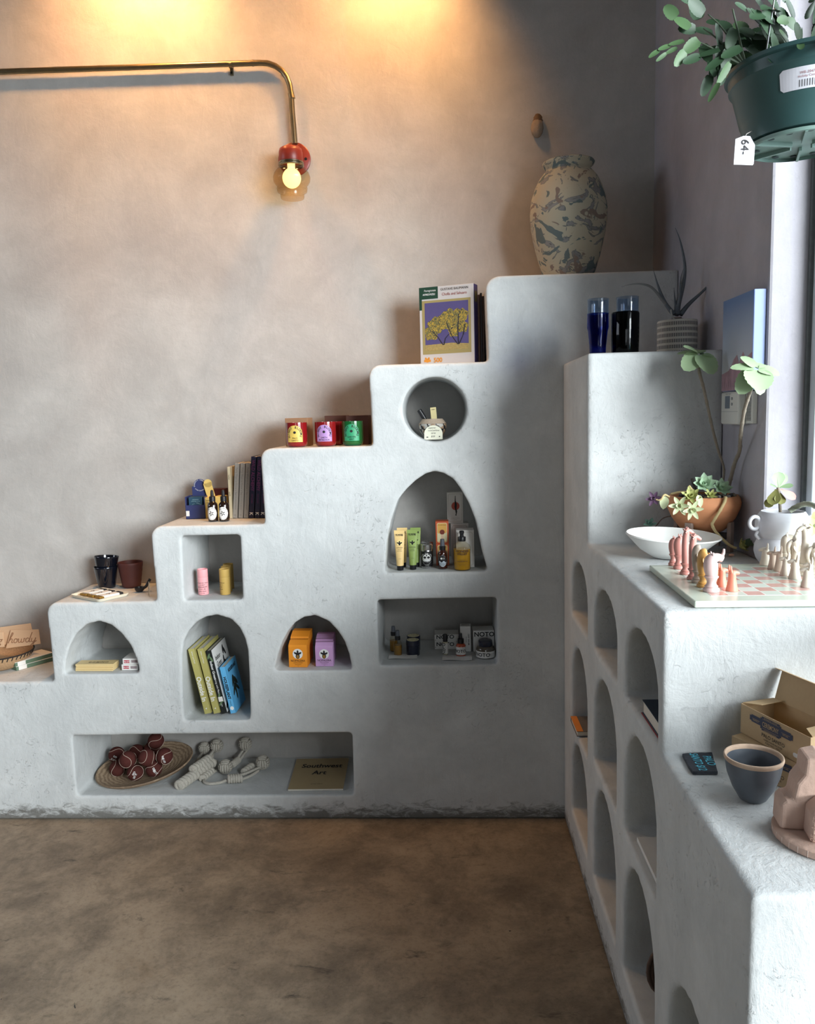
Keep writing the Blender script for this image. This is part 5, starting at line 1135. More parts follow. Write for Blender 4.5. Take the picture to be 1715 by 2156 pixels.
t = thing('fallen_leaf', 'tiny pink fallen succulent leaf between the planter and chess board', 'leaf', (c.x, c.y, z)); Mb().sph((0, 0, .0042), .0085, (1, .6, .5), 14).done('leaf_body', mat('peach_leaf', (226, 178, 152), .6), t, smooth=4)

# ------------------------------------------------------------------ white handled pot by the window
Y = 2.106; cp = W(1647, 1080, Y); X0 = cp.x; s = mpp((X0, Y, 1.27)); hp = W(1647, 1076, Y).z-z
t = thing('succulent_pot', 'white two-bulged stoneware pot with loop handles and a pink-tinged succulent', 'potted plant', (X0, Y, z)); O = t.location.copy()
WG = mat('white_stoneware', (206, 208, 214), .55, var=.05, vs=12, stretch=(1, 1, 6), bmp=.06)
PR = [(0, 0), (38, 0), (42, .02), (50.5, .13), (55, .26), (54, .38), (48.5, .475), (45, .50), (44.5, .515), (48.5, .55), (53, .66), (53, .80), (49, .92), (43.5, .99), (42, 1.0), (40.5, .985), (44, .9), (40, .86), (0, .86)]
Mb().lathe([(r*s, q*hp) for r, q in PR], 56, wob=lambda a, zz: 1+.006*sin(3*a+60*zz)).done('pot', WG, t, smooth=.9)
for sg in (-1, 1): Mb().tube([(sg*(51*s+9*s+10.5*s*cos(2*pi*k/20)), -.01, hp*.80+13*s*sin(2*pi*k/20)) for k in range(20)], .0052, 8, closed=True).done('handle', WG, t, smooth=4)
for sg in (-1, 1): Mb().tube(smooth_pts([(sg*50*s, -.01, hp*.66), (sg*57*s, -.01, hp*.58), (sg*50*s, -.01, hp*.5)], 5), .0042, 8).done('handle_curl', WG, t, smooth=4)
Mb().lathe([(43.5*s, hp*.88), (0, hp*.91)], 32).done('gravel', mat('speckled_gravel', (132, 118, 100), .9, var=.7, vs=260, bmp=.8, bs=240), t, smooth=4)
def loc2(px, py, dy=0): return W(px, py, Y+dy)-O
b = Mb(); b.tube(smooth_pts([loc2(1642, 1078), loc2(1641, 1060), loc2(1640, 1042), loc2(1637, 1026)], 5), [.0042]*16, 8); b.done('stem', BARK, t, smooth=4)
PG, PB, PP = mat('paddle_green', (138, 164, 124), .55, var=.12), mat('paddle_olive', (128, 128, 74), .55, var=.2, vs=40), mat('paddle_pink', (222, 150, 140), .55, var=.15, vs=40)
def leaves(L_, m_, nm):
    b = Mb()
    for px, py, d, n_, l, w_ in L_: b.leaf(loc2(px, py), d, n_, l, w_, 'pad', .05, .12, .08, 10, 6)
    b.done(nm, m_, t, smooth=4)
leaves([(1637, 1027, (.02, .1, 1), (.1, -1, .1), .042, .036), (1640, 1027, (.35, .25, .9), (.2, -1, .1), .042, .030), (1635, 1025, (-.9, -.2, .25), (-.2, -.5, .9), .022, .014), (1640, 1026, (.9, -.2, .12), (.1, -.6, .8), .034, .018)], PG, 'leaf_fan')
leaves([(1634, 1030, (-.35, -.4, -.85), (-.6, -.8, .2), .048, .034), (1638, 1034, (-.05, -.5, -.8), (0, -.9, .4), .040, .030), (1632, 1048, (-.6, .1, -.6), (-.5, -.7, .4), .034, .026)], PB, 'drooping_leaf')
leaves([(1643, 1030, (.65, -.4, -.6), (.4, -.8, .5), .044, .034)], PP, 'pink_leaf')
TH = mat('ringed_stem', (150, 156, 138), .7, var=.2, vs=60)
P_ = smooth_pts([loc2(1662, 1076, -.01), loc2(1674, 1068, -.02), (loc2(1690, 1062, -.05)), loc2(1706, 1062, -.08), loc2(1722, 1070, -.11), loc2(1730, 1084, -.125)], 7)
Mb().tube(P_, [.0068*(1.15 if i % 5 == 0 else 1) for i in range(len(P_))], 10).done('thick_stem', TH, t, smooth=4)
b = Mb()
for k in range(6):
    q = k*1.05; b.leaf(loc2(1712, 1108, -.13), (cos(q)*.8, -.4, sin(q)*.9), (0, -1, .2), .030, .017, 'pt', .05, .2, .15)
b.leaf(loc2(1706, 1098, -.12), (.5, -.3, .7), (.2, -1, .1), .036, .030, 'pad')
b.done('trailing_rosette', mat('lime_cream_leaf', (186, 196, 136), .6, var=.15), t, smooth=4)
b = Mb(); b.tube(smooth_pts([loc2(1728, 1080, -.12), loc2(1722, 1095, -.13), loc2(1713, 1107, -.13)], 5), .004, 8); b.done('hanging_stem', TH, t, smooth=4)

# ------------------------------------------------------------------ white oval bowl with beads
c = at(1412, 1180, z=z); yb = c.y+.035; rimc = at(1417, 1128, y=yb)
s = mpp((rimc.x, yb, 1.25)); rx_ = 98*s; ry_ = .086; hb = .062
t = thing('oval_bowl', 'thin white oval bowl holding black beads, beside the chess board', 'bowl', (rimc.x, yb+.004, z+.003), rad(-4)); t.rotation_euler = (rad(6), 0, rad(-4))
b = Mb()
def obowl(k, h0, th):
    return [(0, h0), (.30, h0), (.44, h0+.003), (.70, h0+.024), (.90, h0+.050), (1.0, hb-th)]
A_ = obowl(1, 0, 0); B_ = [(max(0, r-.022), q+.0035) for r, q in A_]
b.lathe(A_+[(.995, hb+.001)]+B_[::-1], 64, Matrix.Diagonal((rx_, ry_, 1, 1)), wob=lambda a, zz: 1)
me = b.mesh('bowl_wall')
for v in me.vertices: v.co.z += max(0, v.co.z/hb)**1.5*(-.10*v.co.x*.55)+.0
o = link('bowl_wall', me, mat('matte_white_porcelain', (230, 230, 226), .4, var=.02), t, .9)
t = thing('bead_necklace', 'black bead necklace coiled in the white oval bowl', 'necklace', (rimc.x-.004, yb+.012, z+.013))
BD = mat('jet_bead', (26, 28, 36), .25, coat=.4); b = Mb()
def bz(u, v): return .001+1.1*(max(0, sqrt((u/rx_)**2+(v/ry_)**2)-.42))**1.3*.09
for k in range(62):
    a = 2*pi*k/62; u, v = .060*cos(a)+.006*sin(3*a), .034*sin(a)+.004*cos(5*a); b.sph((u, v, bz(u, v)+.003), .0029, (1, 1, 1), 8)
for k in range(40):
    a = 2*pi*k/40; u, v = .030+.026*cos(a), .004+.018*sin(a)+.003*sin(4*a); b.sph((u, v, bz(u, v)+.004), .0027, (1, 1, 1), 8)
o = b.done('bead_strand', BD, t, smooth=4, kind=None)

# ------------------------------------------------------------------ chess board and pieces
ZBT = ZK+.0155
c0, c1 = at(1462, 1266, z=ZBT), at(1364, 1188, z=ZBT)
ey = (c1-c0).normalized(); ex = Vector((ey.y, -ey.x, 0)); SZ = .405
mid = c0+ex*SZ/2+ey*SZ/2; ang = math.atan2(ex.y, ex.x)
t = thing('chess_board', 'pale green and pink soapstone chess board lying on the counter', 'chess board', (mid.x, mid.y, ZK+.001), ang)
ST = mat('celadon_stone', (198, 206, 190), .28, var=.10, vs=16)
Mb().box(-SZ/2, SZ/2, -SZ/2, SZ/2, 0, .0145).done('slab', ST, t, bev=.0025)
sq = .0385; gp_ = sq*8/2
def board():
    m, nt, N, L, P = nt_new('inlaid_squares'); tc = N.new('ShaderNodeTexCoord'); sx = N.new('ShaderNodeSeparateXYZ'); L.new(tc.outputs['Object'], sx.inputs[0])
    u = math_(N, L, 'MULTIPLY', sx.outputs[0], 1/sq); v = math_(N, L, 'MULTIPLY', sx.outputs[1], 1/sq); fl = [math_(N, L, 'FLOOR', q) for q in (u, v)]
    k = math_(N, L, 'PINGPONG', math_(N, L, 'ADD', fl[0], fl[1]), 1)
    cell = N.new('ShaderNodeCombineXYZ'); L.new(fl[0], cell.inputs[0]); L.new(fl[1], cell.inputs[1]); wn = N.new('ShaderNodeTexWhiteNoise'); L.new(cell.outputs[0], wn.inputs[0])
    n = noi(N, L, tc.outputs['Object'], 55, 5, .6, 1)
    pk = mixc(N, L, wn.outputs[0], lin((206, 166, 150)), lin((216, 186, 182))); pk = mixc(N, L, n, pk, lin((190, 140, 128)))
    gr = mixc(N, L, wn.outputs[0], lin((196, 206, 192)), lin((210, 216, 206)))
    c = mixc(N, L, k, pk, gr)
    g = []
    for q in (u, v): f = math_(N, L, 'FRACT', q); g.append(math_(N, L, 'LESS_THAN', math_(N, L, 'MINIMUM', f, math_(N, L, 'SUBTRACT', 1.0, f)), .022))
    L.new(mixc(N, L, math_(N, L, 'MAXIMUM', *g), c, lin((232, 232, 224))), P.inputs['Base Color']); P.inputs['Roughness'].default_value = .25; return m
Mb().box(-gp_, gp_, -gp_, gp_, .0140, .0149).done('inlaid_field', board(), t)
zt = ZK+.0163
def base_prof(r, h): return [(0, 0), (r, 0), (r*1.04, h*.10), (r*.98, h*.20), (r*.78, h*.25), (r*.86, h*.33), (r*.66, h*.42), (r*.56, h*.56), (r*.66, h*.74), (r*.88, h*.88), (r*.90, h*.94), (r*.6, h), (0, h)]
def pawn(b, h, r, face):
    b.lathe([(0, 0), (r, 0), (r*.98, h*.04), (r*.80, h*.22), (r*.64, h*.45), (r*.60, h*.62), (r*.62, h*.70), (r*.40, h*.78), (0, h*.80)], 22)
    d = Vector((cos(face), sin(face), 0)); q = Vector((-d.y, d.x, 0))
    b.tube(smooth_pts([Vector((0, 0, h*.68))-d*r*.2, Vector((0, 0, h*.70))+d*r*.5, Vector((0, 0, h*.67))+d*r*1.15], 4), [r*.50, r*.5, r*.48, r*.46, r*.42, r*.36, r*.3, r*.25, r*.2], 10)
    for sg in (-1, 1): b.tube(smooth_pts([Vector((0, 0, h*.70))+q*sg*r*.38-d*r*.2, Vector((0, 0, h*.84))+q*sg*r*.46-d*r*.34, Vector((0, 0, h))+q*sg*r*.42-d*r*.36], 4), [r*.24, r*.24, r*.23, r*.21, r*.19, r*.17, r*.14, r*.10, r*.05], 8)
def giraffe(b, h, r, face):
    b.lathe(base_prof(r, h*.24), 24); d = Vector((cos(face), sin(face), 0)); q = Vector((-d.y, d.x, 0)); Z_ = Vector((0, 0, 1))
    b.tube(smooth_pts([Z_*h*.20, Z_*h*.45-d*r*.1, Z_*h*.70-d*r*.15, Z_*h*.86, Z_*h*.92+d*r*.2], 5), [r*(.72-.012*k) for k in range(21)], 12)
    b.tube(smooth_pts([Z_*h*.90-d*r*.3, Z_*h*.92+d*r*.4, Z_*h*.86+d*r*1.2], 5), [r*(.62-.035*k) for k in range(11)], 10)
    for sg in (-1, 1):
        b.tube([Z_*h*.93+q*sg*r*.28-d*r*.15, Z_*h*.985+q*sg*r*.34+d*r*.1, Z_*h+q*sg*r*.34+d*r*.2], [r*.2, r*.18, r*.12], 8)
        b.leaf(Z_*h*.92+q*sg*r*.4-d*r*.2, q*sg+Z_*.35-d*.3, d+Z_*.3, r*.75, r*.4, 'ov', 0, .3, .3, 5, 4)
def elephant(b, h, r, face):
    b.lathe(base_prof(r, h*.34), 24); d = Vector((cos(face), sin(face), 0)); q = Vector((-d.y, d.x, 0)); Z_ = Vector((0, 0, 1))
    b.tube(smooth_pts([Z_*h*.30, Z_*h*.55-d*r*.15, Z_*h*.80-d*r*.1, Z_*h*.93+d*r*.15, Z_*h*.95+d*r*.4], 5), [r*(.66+.26*sin(pi*k/20)-(0 if k < 15 else .09*(k-15))) for k in range(21)], 12)
    b.tube(smooth_pts([Z_*h*.86+d*r*.5, Z_*h*.78+d*r*1.05, Z_*h*.58+d*r*1.1, Z_*h*.44+d*r*.8], 5), [r*(.46-.017*k) for k in range(16)], 10)
    for sg in (-1, 1): b.leaf(Z_*h*.84+q*sg*r*.6, Z_*(-.9)+q*sg*.35, q*sg+d*.3, r*1.7, r*1.15, 'ov', .05, .15, .15, 6, 4)
def rhino(b, h, r, face):
    b.lathe(base_prof(r, h*.38), 24); d = Vector((cos(face), sin(face), 0)); q = Vector((-d.y, d.x, 0)); Z_ = Vector((0, 0, 1))
    b.tube(smooth_pts([Z_*h*.34, Z_*h*.55-d*r*.1, Z_*h*.74, Z_*h*.80+d*r*.7, Z_*h*.76+d*r*1.35], 5), [r*(.62+.30*sin(pi*min(1, k/14)))*(1 if k < 12 else 1-.035*(k-12)) for k in range(21)], 14)
    b.tube(smooth_pts([Z_*h*.80+d*r*1.15, Z_*h*.90+d*r*1.45, Z_*h+d*r*1.5], 4), [r*(.30-.022*k) for k in range(9)], 8)
    for sg in (-1, 1): b.tube([Z_*h*.82+q*sg*r*.4+d*r*.1, Z_*h*.93+q*sg*r*.5], [r*.26, r*.06], 8)
PKS = mat('rose_soapstone', (186, 128, 118), .45, var=.22, vs=35); PK2 = mat('pale_rose_soapstone', (212, 182, 178), .45, var=.15, vs=35); OC = mat('ochre_soapstone', (200, 152, 84), .45, var=.28, vs=30); CO = mat('coral_soapstone', (222, 132, 108), .45, var=.1, vs=35); GS = mat('gray_tan_soapstone', (164, 150, 136), .5, var=.25, vs=30); IV = mat('ivory_soapstone', (214, 206, 190), .45, var=.08, vs=30); IV2 = mat('buff_soapstone', (200, 182, 164), .5, var=.1, vs=30)
def piece(label, fn, px, py, top, r, m_, face, grp):
    p = at(px, py, z=zt); h = at(px, top, y=p.y).z-zt
    t = thing('chess_piece', label, 'chess piece', (p.x, p.y, zt), 0, grp); b = Mb(); fn(b, h, r, face); b.done('figure', m_, t, smooth=.9)
fr = ang+rad(0)
PKG, WHG = 'pink soapstone chess pieces', 'ivory soapstone chess pieces'
piece('rose antelope-headed chess piece at the far end of the pink back row', rhino, 1417, 1190, 1124, .0125, PKS, fr, PKG)
piece('rose horned chess piece second from the far end of the pink back row', rhino, 1428.5, 1197, 1119, .0135, PKS, fr, PKG)
piece('tallest rose giraffe chess piece, third from the far end', giraffe, 1443, 1208.5, 1110, .0138, PKS, fr, PKG)
piece('rose giraffe chess piece with open muzzle, fourth from the far end', giraffe, 1458, 1219, 1123, .0138, PKS, fr, PKG)
piece('gray tan elephant chess piece with ochre head in the pink back row', elephant, 1468, 1226, 1149, .0140, GS, fr, PKG)
piece('ochre banded elephant chess piece second from the near end', elephant, 1480.5, 1235, 1158, .0148, OC, fr, PKG)
piece('pale pink rhinoceros chess piece at the near end of the pink back row', rhino, 1496.5, 1244.5, 1156, .0170, PK2, fr, PKG)
piece('coral antelope pawn nearest the front of the board', pawn, 1540, 1243.5, 1190, .0132, CO, fr, PKG)
piece('coral antelope pawn beside the pale pink rhinoceros', pawn, 1518.5, 1234.5, 1186, .0125, CO, fr, PKG)
piece('darker coral pawn mostly hidden behind the pale pink rhinoceros', pawn, 1505, 1226, 1180, .0120, CO, fr, PKG)
fl_ = ang+pi
for k, (px, py, top, r_, m_, lab) in enumerate(((1610, 1189, 1144, .0140, IV, 'ivory antelope pawn farthest to the left of the ivory pawns'), (1626, 1197, 1151, .0125, IV2, 'buff antelope pawn second along the ivory pawn row'), (1639, 1202, 1150, .0120, IV2, 'buff upright pawn third along the ivory pawn row'),
        (1653.5, 1210.5, 1163, .0135, IV, 'ivory antelope pawn with lowered horns in the middle of its row'), (1672, 1218, 1168, .0142, IV, 'largest ivory antelope pawn before the ivory giraffe'), (1698, 1235.5, 1186, .0135, IV, 'ivory antelope pawn nearest the front edge at the right'), (1703, 1227, 1174, .0120, IV, 'ivory antelope pawn just behind the nearest ivory pawn'))):
    piece(lab, pawn, px, py, top, r_, m_, fl_+rad(-20), WHG)
piece('ivory rhinoceros chess piece with raised horn at the far end', rhino, 1654, 1192, 1116, .0145, IV, fl_+rad(150), WHG)
piece('ivory elephant chess piece with hanging trunk behind the pawns', elephant, 1672, 1200, 1131, .0148, IV, fl_, WHG)
piece('tall ivory giraffe chess piece towering over the ivory pawns', giraffe, 1691, 1210, 1103, .0150, IV, fl_, WHG)
piece('ivory elephant chess piece cut by the right picture edge', elephant, 1714, 1214, 1145, .0148, IV, fl_, WHG)

# ------------------------------------------------------------------ low counter
z = ZL+.001
q_ = [at(px, py, z=z+.008) for px, py in ((1455, 1621), (1509, 1621), (1496, 1580), (1433, 1583))]; c = sum(q_, Vector())/4
t = thing('slate_sign', 'small slate tile with blue chalk lettering lying on the low counter', 'sign', (c.x, c.y-.006, z))
Q = [(p.x-c.x, p.y-c.y) for p in q_]; E_ = []
for i in range(4):
    a, e = Vector(Q[i]), Vector(Q[(i+1) % 4])
    for k in range(5): v_ = a.lerp(e, k/5)*(1+random.uniform(-.035, .02)); E_.append((v_.x, v_.y))
Mb().slab(E_, 0, .0075).done('tile', mat('blue_black_slate', (50, 54, 62), .75, var=.25, vs=60, bmp=.5), t, bev=.0012)
e1 = (Vector((*Q[0], 0))-Vector((*Q[3], 0))).normalized(); e2 = (Vector((*Q[1], 0))-Vector((*Q[0], 0))).normalized()
CH = mat('blue_chalk', (96, 200, 226), .8)
MM = Matrix(((e1.x, 0, e2.x, 0), (e1.y, 0, e2.y, 0), (0, -1, 0, .0076), (0, 0, 0, 1)))
lettering([('PALO', .0235, -.004, .010, {'bold': .01, 'shear': .1, 'sx': .75}), ('SANTO $12', .0235, .002, -.014, {'bold': .01, 'shear': .1, 'sx': .66})], CH, t, MM)

c = at(1589, 1688, z=z); s = mpp(c); rimz = .082
t = thing('dark_bowl', 'slate gray stoneware bowl with a bare tan rim on the low counter', 'bowl', (c.x, c.y+.012, z))
rr = 60.5*mpp((c.x, c.y, z+rimz))
PR = [(0, 0), (rr*.40, 0), (rr*.47, .003), (rr*.70, .024), (rr*.88, .050), (rr*.965, rimz-.006)]
Mb().lathe(PR+[(rr*.975, rimz-.004), (rr*.90, rimz-.004), (rr*.82, .052), (rr*.62, .022), (0, .010)], 56, wob=lambda a, zz: 1+.012*sin(2*a)).done('bowl_body', mat('slate_glaze', (84, 90, 98), .42, var=.16, vs=50, coat=.1), t, smooth=.9)
Mb().lathe([(rr*.955, rimz-.0065), (rr*.985, rimz-.004), (rr*1.0, rimz), (rr*.985, rimz+.003), (rr*.94, rimz+.0035), (rr*.90, rimz), (rr*.89, rimz-.005)], 56, wob=lambda a, zz: 1+.012*sin(2*a)).done('bare_rim', mat('bare_tan_clay', (184, 158, 136), .8, var=.25, vs=70), t, smooth=4)

LOGO = [(-.062, .009), (-.062, -.005), (-.057, -.005), (-.057, -.008), (-.030, -.008), (-.030, -.014), (-.026, -.014), (-.026, -.018), (.026, -.018), (.026, -.014), (.030, -.014), (.030, -.008), (.057, -.008), (.057, -.005), (.062, -.005), (.062, .009), (.057, .009), (.057, .012), (.030, .012), (.030, .016), (.026, .016), (.026, .020), (-.026, .020), (-.026, .016), (-.030, .016), (-.030, .012), (-.057, .012), (-.057, .009)]
KB = mat('incense_kraft', (190, 162, 124), .75, var=.06, vs=120); KD = mat('kraft_inside', (150, 126, 98), .85, var=.06, vs=90); BLK = mat('blue_gray_print', (62, 66, 86), .65)
def incense(label, M_, L_, dp, h, opened):
    t = thing('incense_box', label, 'box', (0, 0, 0), 0, 'kraft incense boxes'); t.matrix_world = M_
    tk = .0012
    if opened:
        b = Mb(); b.box(0, L_, 0, tk, 0, h); b.box(0, L_, dp-tk, dp, 0, h); b.box(0, tk, 0, dp, 0, h); b.box(L_-tk, L_, 0, dp, 0, h); b.box(0, L_, 0, dp, 0, tk); b.done('carton', KB, t, bev=.0004)
        Mb().box(.002, L_-.002, 0, tk, 0, .062, T3(0, dp-tk, h) @ X3(rx=rad(-16))).done('raised_flap', KB, t, bev=.0004)
        Mb().box(-.002, L_+.001, 0, .016, 0, tk, T3(0, dp-tk+.0171, h+.0600) @ X3(rx=rad(160))).done('flap_tuck', KB, t, bev=.0004)
        b = Mb(); b.slab([(0, .004), (.034, .022), (.03, dp-.004), (0, dp-.002)], 0, tk, T3(0, 0, h+.0005) @ X3(ry=rad(-7))); b.done('end_flap', KB, t)
        b = Mb(); b.slab([(0, .004), (-.030, .018), (-.036, dp-.006), (0, dp-.002)], 0, tk, T3(L_, 0, h+.0005) @ X3(ry=rad(5))); b.done('end_flap', KB, t)
    else: Mb().box(0, L_, 0, dp, 0, h).done('carton', KB, t, bev=.0008)
    k = .92*L_/.183; lg = Mb().poly([(x_*k+L_*.46, z_*.74+h*.68) for x_, z_ in LOGO]).done('logo_panel', BLK, t)
    b = Mb()
    for x0_, x1_, zz in ((-.024, .024, .0135), (-.024, .024, -.0115), (-.055, -.031, .0025), (.031, .055, .0025)): b.poly([(x0_*k+L_*.46, zz*.74+h*.68), (x1_*k+L_*.46, zz*.74+h*.68), (x1_*k+L_*.46, (zz+.0006)*.74+h*.68), (x0_*k+L_*.46, (zz+.0006)*.74+h*.68)], off=.0010)
    b.done('logo_lines', KB, lg)
    lettering([('CEREMONY', .0140, L_*.46, h*.68-.0046, {'sx': .64*k, 'bold': .01}), ('BOTANICAL GOODS', .0042, L_*.46, h*.68+.0112, {'sx': .9}), ('HANDMADE IN TEXAS', .0040, L_*.46, h*.68-.0128, {'sx': .85}), ('PERFECT', .0050, L_*.46-.043*k, h*.68-.0022, {'sx': .9}), ('RITUAL', .0050, L_*.46+.043*k, h*.68-.0022, {'sx': .9})], KB, lg, off=.0012)
    lettering([('PALO SANTO', .0108, L_*.50, h*.265, {'sx': .95}), ('HAND MADE INCENSE', .0050, L_*.50, h*.165, {}), ('PURIFYING - PERU', .0050, L_*.50, h*.075, {}), ('12', .0075, L_*.93, h*.17, {}), ('STICKS', .0042, L_*.93, h*.09, {})], INK, t)
    Mb().poly([(x_+L_*.83, z_+h*.22) for x_, z_ in rrect(.018, .0085, .004)]).done('oval_sticker', WHITE, t)
    lettering([('THIS', .006, dp*.5, h*.78), ('COMES FROM', .006, dp*.5, h*.64), ('FORESTS OF PERU', .0055, dp*.5, h*.50), ('BURN SLOWLY', .0055, dp*.5, h*.36)], INK, t, T3(L_, 0, 0) @ X3(rz=pi/2))
    return t
A_ = at(1540, 1529, z=z+.062)
A_ = at(1540, 1529, y=1.576); p = Vector((A_.x, A_.y, z)); aL = rad(-60)
incense('closed kraft incense box, lower of the stacked pair behind the dark bowl', T3(*p) @ X3(rz=aL), .186, .082, .0615, False)
B_ = at(1560, 1454, y=1.592)
incense('open kraft incense box with a raised flap, stacked crosswise on the closed one', T3(B_.x, B_.y, z+.0622) @ X3(rz=rad(-71)), .186, .082, .0615, True)

HC = mat('unglazed_pink_clay', (196, 166, 150), .85, var=.10, vs=60, bmp=.25); DOOR_SHADE = mat('doorway_shade', (40, 40, 44), .9, var=.3)
hx, hy = at(1697, 1600, y=1.29).x+.042, 1.292
t = thing('incense_house', 'small handmade clay house burner with a stepped chimney on a brick-edged base', 'incense burner', (hx, hy, z), rad(-8))
Mb().lathe([(0, 0), (.086, 0), (.088, .002), (.088, .012), (.085, .014), (0, .014)], 56).done('base_disc', HC, t, smooth=.6)
b = Mb()
for k in range(34):
    a = 2*pi*k/34; b.box(.0878, .0884, -.0004, .0004, .001, .012, X3(rz=a))
b.done('brick_joints', mat('pale_joint', (222, 204, 192), .9), t)
b = Mb(); b.prism([(-.080, .014), (-.078, .058), (-.070, .066), (-.060, .068), (-.055, .096), (-.044, .112), (-.042, .140), (-.020, .146), (.0, .142), (.004, .112), (.03, .080), (.05, .074), (.056, .014)], -.010, .042); b.done('house_wall', HC, t, bev=.006, bseg=3)
b = Mb(); P_ = [(-.044, .014), (-.042, .066), (-.026, .080), (.012, .082), (.030, .066), (.034, .014)]; b.prism(P_, -.052, -.006); b.done('porch', HC, t, bev=.008, bseg=3)
Mb().prism([(-.024, .0145), (-.023, .045), (-.010, .058), (.008, .058), (.020, .045), (.021, .0145)], -.0545, -.050).done('doorway', DOOR_SHADE, t, bev=.002)  # solid dark block: the shade of the open doorway put into its colour
lettering([('A SR', .013, -.034, .050, {'rot': pi/2-.12, 'shear': .2}), ('25', .013, -.036, .026, {'rot': pi/2-.12})], mat('scratched_mark', (120, 96, 84), .9), t, T3(0, -.0522, 0))

# ------------------------------------------------------------------ things in the arched cubbies
c = at(1222, 1520, x=XC+.045)
RB_ = Matrix(((0, 0, 1, 0), (0, -1, 0, 0), (1, 0, 0, 0), (0, 0, 0, 1)))
t = book('book', 'gray photo book with an orange cover strip lying in the far cubby column', 'book', T3(XC-.004, 2.812, .4870) @ RB_, .019, .14, .13, mat('gray_photo_cover', (108, 104, 102), .6, var=.3, vs=25), None)
Mb().box(.0093, .0104, -.0004, .1404, -.0004, .022).done('orange_strip', mat('orange_strip', (226, 142, 60), .55), t)
t = book('book', 'dark blue hardback with a red back board lying in the nearest upper cubby', 'book', T3(XC+.015, 1.686, .8845) @ Matrix(((0, 0, 1, 0), (0, 1, 0, 0), (-1, 0, 0, 0), (0, 0, 0, 1))) @ T3(-.0165, 0, 0), .033, .16, .20, mat('ink_blue_board', (26, 48, 70), .5), None)
Mb().box(.0166, .0176, -.002, .162, -.002, .202).done('back_board', mat('cherry_board', (170, 50, 58), .5), t)
lettering([('Art of', .016, -.05, .075, {'sx': .9, 'shear': .1}), ('Place', .016, -.05, .055, {'sx': .9, 'shear': .1})], WHITE_INK, t, Matrix(((0, 1, 0, -.0168), (-1, 0, 0, .095), (0, 0, 1, 0), (0, 0, 0, 1))) @ T3(0, 0, 0) @ Matrix.Rotation(0, 4, 'X'))
t = thing('board_game_box', 'plain white flat box lying in the nearest middle cubby', 'box', (XC+.116, 1.79, .5215), 0)
Mb().box(-.095, .095, -.122, .12, 0, .012).done('board', WHITE, t, bev=.001)
t = thing('coil_basket', 'dark brown coiled rope basket standing on its side in the lowest cubby', 'basket', (XC+.104, 1.872, .133+.072)); t.rotation_euler = (rad(82), 0, rad(8))
b = Mb(); P_ = []
for k in range(150):
    a = 2*pi*k/22; r_ = .012+.060*min(1, k/150); P_.append((r_*cos(a), r_*sin(a), .012*sin(k/150*pi/2)))
b.tube(P_, .0052, 7); b.done('coil', mat('brown_coil', (96, 78, 68), .9, var=.3, vs=150), t, smooth=4)
for lab, px, py, xx, zz, yy in (('small white box partly hidden in the second middle cubby', 1291, 1606, XC+.06, .5215, 2.10), ('small white box partly hidden in the far bottom cubby', 1233, 1716, XC+.07, .1315, 2.53)):
    t = thing('small_box', lab, 'box', (xx, yy, zz), rad(20), 'small white boxes in the cubbies'); Mb().box(-.016, .016, -.014, .014, 0, .030).done('carton', WHITE, t, bev=.001); Mb().box(-.0165, .0165, -.0145, .0145, .0302, .036).done('lid', mat('tan_lid', (170, 150, 130), .7), t, bev=.001)

# ------------------------------------------------------------------ hanging plant by the window
Y = 1.40; rc = at(1676, 148, y=Y); s = mpp(rc)
RR, RB, HP = .118, .090, .110
t = thing('hanging_plant', 'dark green plastic nursery pot hung high by the window, trailing a leafy cactus', 'hanging plant', (rc.x+.012, Y, rc.z-HP)); O = t.location.copy()
PL = mat('bottle_green_plastic', (56, 88, 88), .38, var=.06)
Mb().lathe([(RB*.25, -.004), (RB*.8, -.002), (RB*.96, 0), (RB, .006), (RB*1.02, .018), (RB*1.035, .020), (RB*1.05, .030), (RB*1.07, .032), (RR*.93, HP-.026), (RR*.97, HP-.022), (RR*.98, HP-.006), (RR*1.03, HP-.004), (RR*1.03, HP+.002), (RR*.97, HP+.002), (RR*.93, HP-.02), (RR*.9, HP-.024), (0, HP-.022)], 64).done('pot', PL, t, smooth=.7)
PLT = mat('pale_teal_plastic', (122, 150, 142), .45, var=.08)
b = Mb(); b.lathe([(RB*.9, -.010), (RB*.94, -.009), (RB*.94, -.0035), (RB*.9, -.0035)], 48)
for k in range(6): b.box(RB*.2, RB*.92, -.002, .002, -.011, -.003, X3(rz=k*pi/3+.2))
b.lathe([(0, -.005), (RB*.9, -.004), (RB*.93, -.0035)], 40)
base = b.done('drain_base', PLT, t, smooth=.5)
b = Mb()
for k in range(14):
    a = 2*pi*k/14; b.lathe([(0, -.0062), (.0058, -.0058), (0, -.0054)], 12, T3(RB*.76*cos(a), RB*.76*sin(a), 0))
b.done('drain_holes', mat('dark_hole', (40, 56, 58), .8), base)
